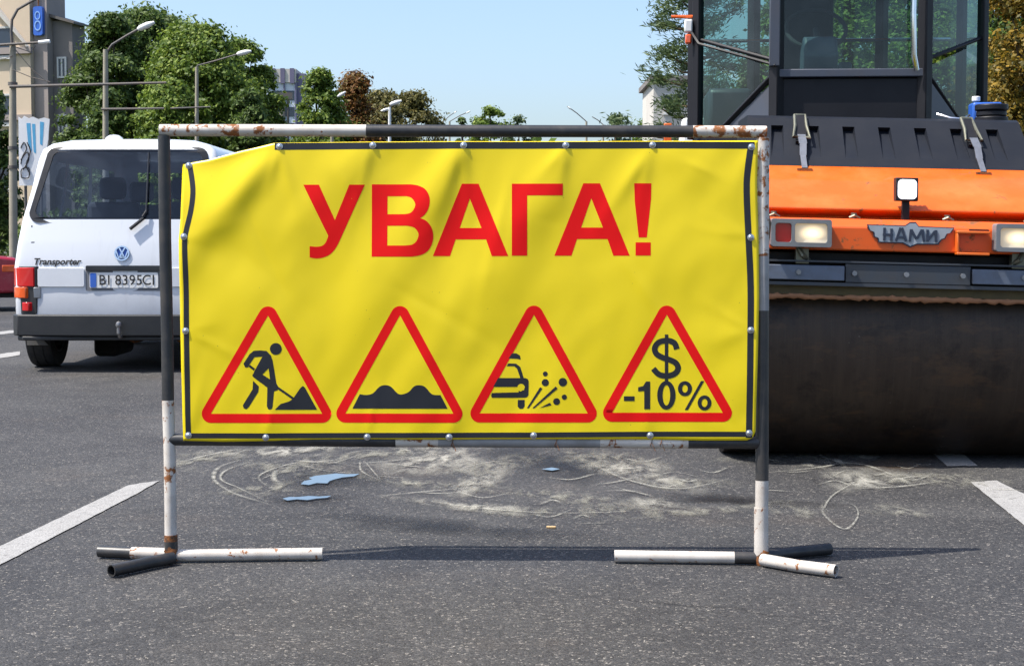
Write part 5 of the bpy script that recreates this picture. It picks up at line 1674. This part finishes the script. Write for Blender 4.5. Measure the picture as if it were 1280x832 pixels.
# pale block behind the pine
Yp = 120.0
xa, xb = at(816, 294, Yp).x, at(884, 294, Yp).x
pb = thing('apartment_building', 'pale low apartment block with balconies behind the pine', 'building', (xa, Yp, -.06))
b = MB(); b.box(0, xb - xa, 0, 10, 0, 12.6); b.build('wall', M['pale'], pb)
b = MB(); b.box(-.3, xb - xa + .3, -.4, 10.3, 12.61, 13.0); b.build('roof', M['stained'], pb)
for k in range(4):
    for j in range(1):
        xx = .8 + j * 2.5
        window(pb, xx, xx + 1.3, 1.2 + k * 3.0, 2.7 + k * 3.0, 0.0)
    b = MB(); b.box(2.4, 4.0, -1.0, -.01, .35 + k * 3, .5 + k * 3); b.box(2.4, 4.0, -1.0, -.93, .5 + k * 3, 1.35 + k * 3); b.build('balcony', M['frame'], pb)

# ------------------------------------------------------------------ torn poster board by the lamp pole
Yp = 43.0
po = at(42, 188, Yp)
ps = thing('poster_board', 'torn white poster with blue stripes and black scribbles beside the lamp pole', 'poster', (po.x, Yp, -.06))
PL = lambda px, py, d=0.0: tuple(at(px, py, Yp) - Vector(ps.location) + Vector((0, d, 0)))
b = MB()
edge = [(24, 232), (23, 146), (27, 149), (30, 145), (36, 148), (41, 146), (48, 149), (55, 147), (62, 149), (60, 175), (57, 195), (52, 232)]
b.prism(edge, PL, 0, .03); b.build('board', paint('poster_white', (0.85, 0.86, 0.88), 0.6, dirt=0.15, scale=2), ps)
b = MB(); b.tube([(PL(30, 230)[0], .08, 0), PL(30, 150, .08)], .04, 8); b.tube([(PL(50, 230)[0], .08, 0), PL(50, 150, .08)], .04, 8); b.build('legs_frame', M['arm'], ps)
blue = paint('poster_blue', (0.10, 0.42, 0.70), 0.6)
for p in ([(33, 154), (38, 154), (40, 190), (35, 178)], [(40, 155), (44, 155), (45, 192), (42, 190)], [(50, 152), (55, 153), (53, 182), (50, 180)]):
    b = MB(); b.prism(p, PL, -.004, -.001); b.build('blue_stripe', blue, ps)
for i, p in enumerate(([(26, 185), (30, 178), (33, 186), (28, 196), (26, 205)], [(26, 200), (34, 190), (36, 200), (29, 212)], [(34, 178), (38, 190), (33, 205), (36, 215)], [(27, 222), (27, 212), (36, 210), (36, 222), (27, 222)])):
    b = MB(); b.tube([PL(x, y, -.008 - i * .004) for x, y in smooth2d(p)], .014, 5); b.build('scribble', M['ink'], ps)

# ------------------------------------------------------------------ red car
def red_car(loc, rz):
    c = thing('parked_car', 'dark red car with amber indicator on the road near the concrete lamp pole', 'car', loc, rz)
    M['carred'] = paint('red_car_paint', (0.36, 0.012, 0.035), 0.25, coat=0.6, dirt=0.2, scale=2)
    def arch(yc, n=9, r=.36): return [(yc + r * math.cos(R(a)), .26 + r * math.sin(R(a))) for a in [180 - 180 * k / n for k in range(n + 1)]]
    low = [(0.0, .30)] + arch(.85) + arch(3.4) + [(4.25, .28), (4.3, .55), (4.2, .78), (3.0, .92), (.25, .95), (.02, .80)]
    b = MB(); b.prism(low, lambda a, d, e: (e, a, d), -.83, .83); b.build('body', M['carred'], c, bevel=.06, seg=3)
    gh = [(.25, .94), (.95, 1.36), (2.05, 1.38), (3.0, .92)]
    b = MB(); b.add([(s * (.76 if zz < 1 else .60), y, zz) for s in (-1, 1) for y, zz in gh], [(0, 1, 2, 3), (4, 7, 6, 5), (0, 4, 5, 1), (2, 6, 7, 3)])
    b.build('glass', M['van_glass'], c)
    b = MB(); b.box(-.60, .60, .93, 2.07, 1.37, 1.40); b.build('roof', M['carred'], c, bevel=.012)
    for s in (-1, 1):
        for (y0, z0), (y1, z1) in (((.25, .94), (.95, 1.38)), ((2.05, 1.38), (3.0, .92)), ((1.5, .94), (1.5, 1.38))):
            b = MB(); b.tube([(s * .76, y0, z0), (s * .605, y1, z1)] if z1 > z0 else [(s * .605, y0, z0), (s * .76, y1, z1)], .03, 6); b.build('pillar', M['carred'], c)
        b = MB(); b.box(min(s * .5, s * .82), max(s * .5, s * .82), -.02, .03, .62, .78); tl_ = b.build('tail_lamp', M['red_lens'], c, bevel=.01)
        b = MB(); b.box(min(s * .52, s * .80), max(s * .52, s * .80), -.03, -.021, .64, .69); b.build('amber_lens', M['amber_lens'], tl_)
    for s in (-1, 1):
        b = MB(); b.box(min(s * .48, s * .80), max(s * .48, s * .80), 4.20, 4.295, .56, .67); fl_ = b.build('headlight', M['plate_white'], c, bevel=.015)
        b = MB(); b.box(min(s * .79, s * .835), max(s * .79, s * .835), 4.0, 4.2, .58, .68); b.build('indicator', M['amber_lens'], c, bevel=.01)
    b = MB(); b.box(-.84, .84, 4.15, 4.34, .26, .44); b.build('front_bumper', M['plastic'], c, bevel=.03)
    b = MB(); b.box(-.84, .84, -.08, .06, .32, .54); b.build('rear_bumper', M['plastic'], c, bevel=.03)
    b = MB(); b.box(-.26, .26, -.09, -.081, .38, .49); b.build('number_plate', M['plate_white'], c)
    b = MB(); b.box(-.7, .7, .1, 4.2, .2, .34); b.build('underbody', M['under'], c)
    for x in (-.72, .72):
        for y in (.85, 3.4): wheel(c, x, y, .30, .19)
    return c
red_car((-11.5, 22.9, 0), R(-72))

# ------------------------------------------------------------------ white and orange works truck far behind the roller
Yt = 25.0
tk = thing('works_truck', 'white and orange works truck mostly hidden behind the roller', 'truck', (at(937, 294, Yt).x, Yt, 0.0), R(-5))
b = MB(); b.prism([(-1.12, .75), (1.12, .75), (1.12, 2.3), (1.06, 2.94), (-1.06, 2.94), (-1.12, 2.3)], lambda a, c, d: (a, d, c), 0, 1.6); cb = b.build('cab', M['lamphead'], tk, bevel=.06, seg=3)
b = MB(); b.prism([(-.98, 1.65), (.98, 1.65), (.92, 2.55), (-.92, 2.55)], lambda a, c, d: (a, d, c), -.02, .03); b.build('windscreen', M['pane'], cb)
b = MB(); b.box(-1.2, 1.2, 1.75, 5.6, 1.0, 2.45); b.build('tipper_body', M['orange'], tk, bevel=.03)
b = MB(); b.box(-1.13, 1.13, -.12, .1, .45, .76); b.build('bumper', M['orange'], tk, bevel=.03)
b = MB(); b.box(-.5, .5, .0, 5.5, .6, .95); b.build('chassis', M['under'], tk)
for x in (-1, 1):
    b = MB(); b.box(x * 1.28 - .06, x * 1.28 + .06, -.1, .0, 2.35, 2.85); b.tube([(x * 1.1, .05, 2.3), (x * 1.28, -.03, 2.4)], .02, 6); b.build('mirror', M['orange'], tk, bevel=.015)
    b = MB(); b.box(x * .8 - .16, x * .8 + .16, -.14, -.11, .52, .68); b.build('headlight', M['plate_white'], tk)
    for y in (.7, 4.6): wheel(tk, x * .98, y, .48, .28)

# ------------------------------------------------------------------ loose chips on the asphalt
n = 900
rs = np.random.RandomState(4)
b = MB()
for k in range(n):
    px, py = rs.uniform(-60, 1340), 560 + 330 * rs.rand() ** .8
    c = ground(px, py)
    r_ = rs.uniform(.0015, .0045)
    a = rs.uniform(0, 6.28)
    v = [(c.x + r_ * math.cos(a + q) * rs.uniform(.7, 1.3), c.y + r_ * math.sin(a + q) * rs.uniform(.7, 1.3), .001) for q in (0, 1.57, 3.14, 4.71)]
    b.add(v + [(c.x, c.y, r_ * rs.uniform(.7, 1.1))], [(0, 1, 4), (1, 2, 4), (2, 3, 4), (3, 0, 4)])
ch = b.build('gravel_chips', paint('pale_chips', (0.26, 0.24, 0.21), 0.9, scale=60), None)
ch['kind'] = 'stuff'
g = ground(689, 660)
b = MB(); b.box(-.018, .018, -.006, .006, .001, .009, 0, Matrix.Translation(g) @ Matrix.Rotation(R(-6), 4, 'Z'))
tag(b.build('wood_chip', paint('pale_wood', (0.55, 0.38, 0.2), 0.8, scale=40), None, bevel=.002), 'small pale wood chip lying on the asphalt under the banner', 'wood chip')
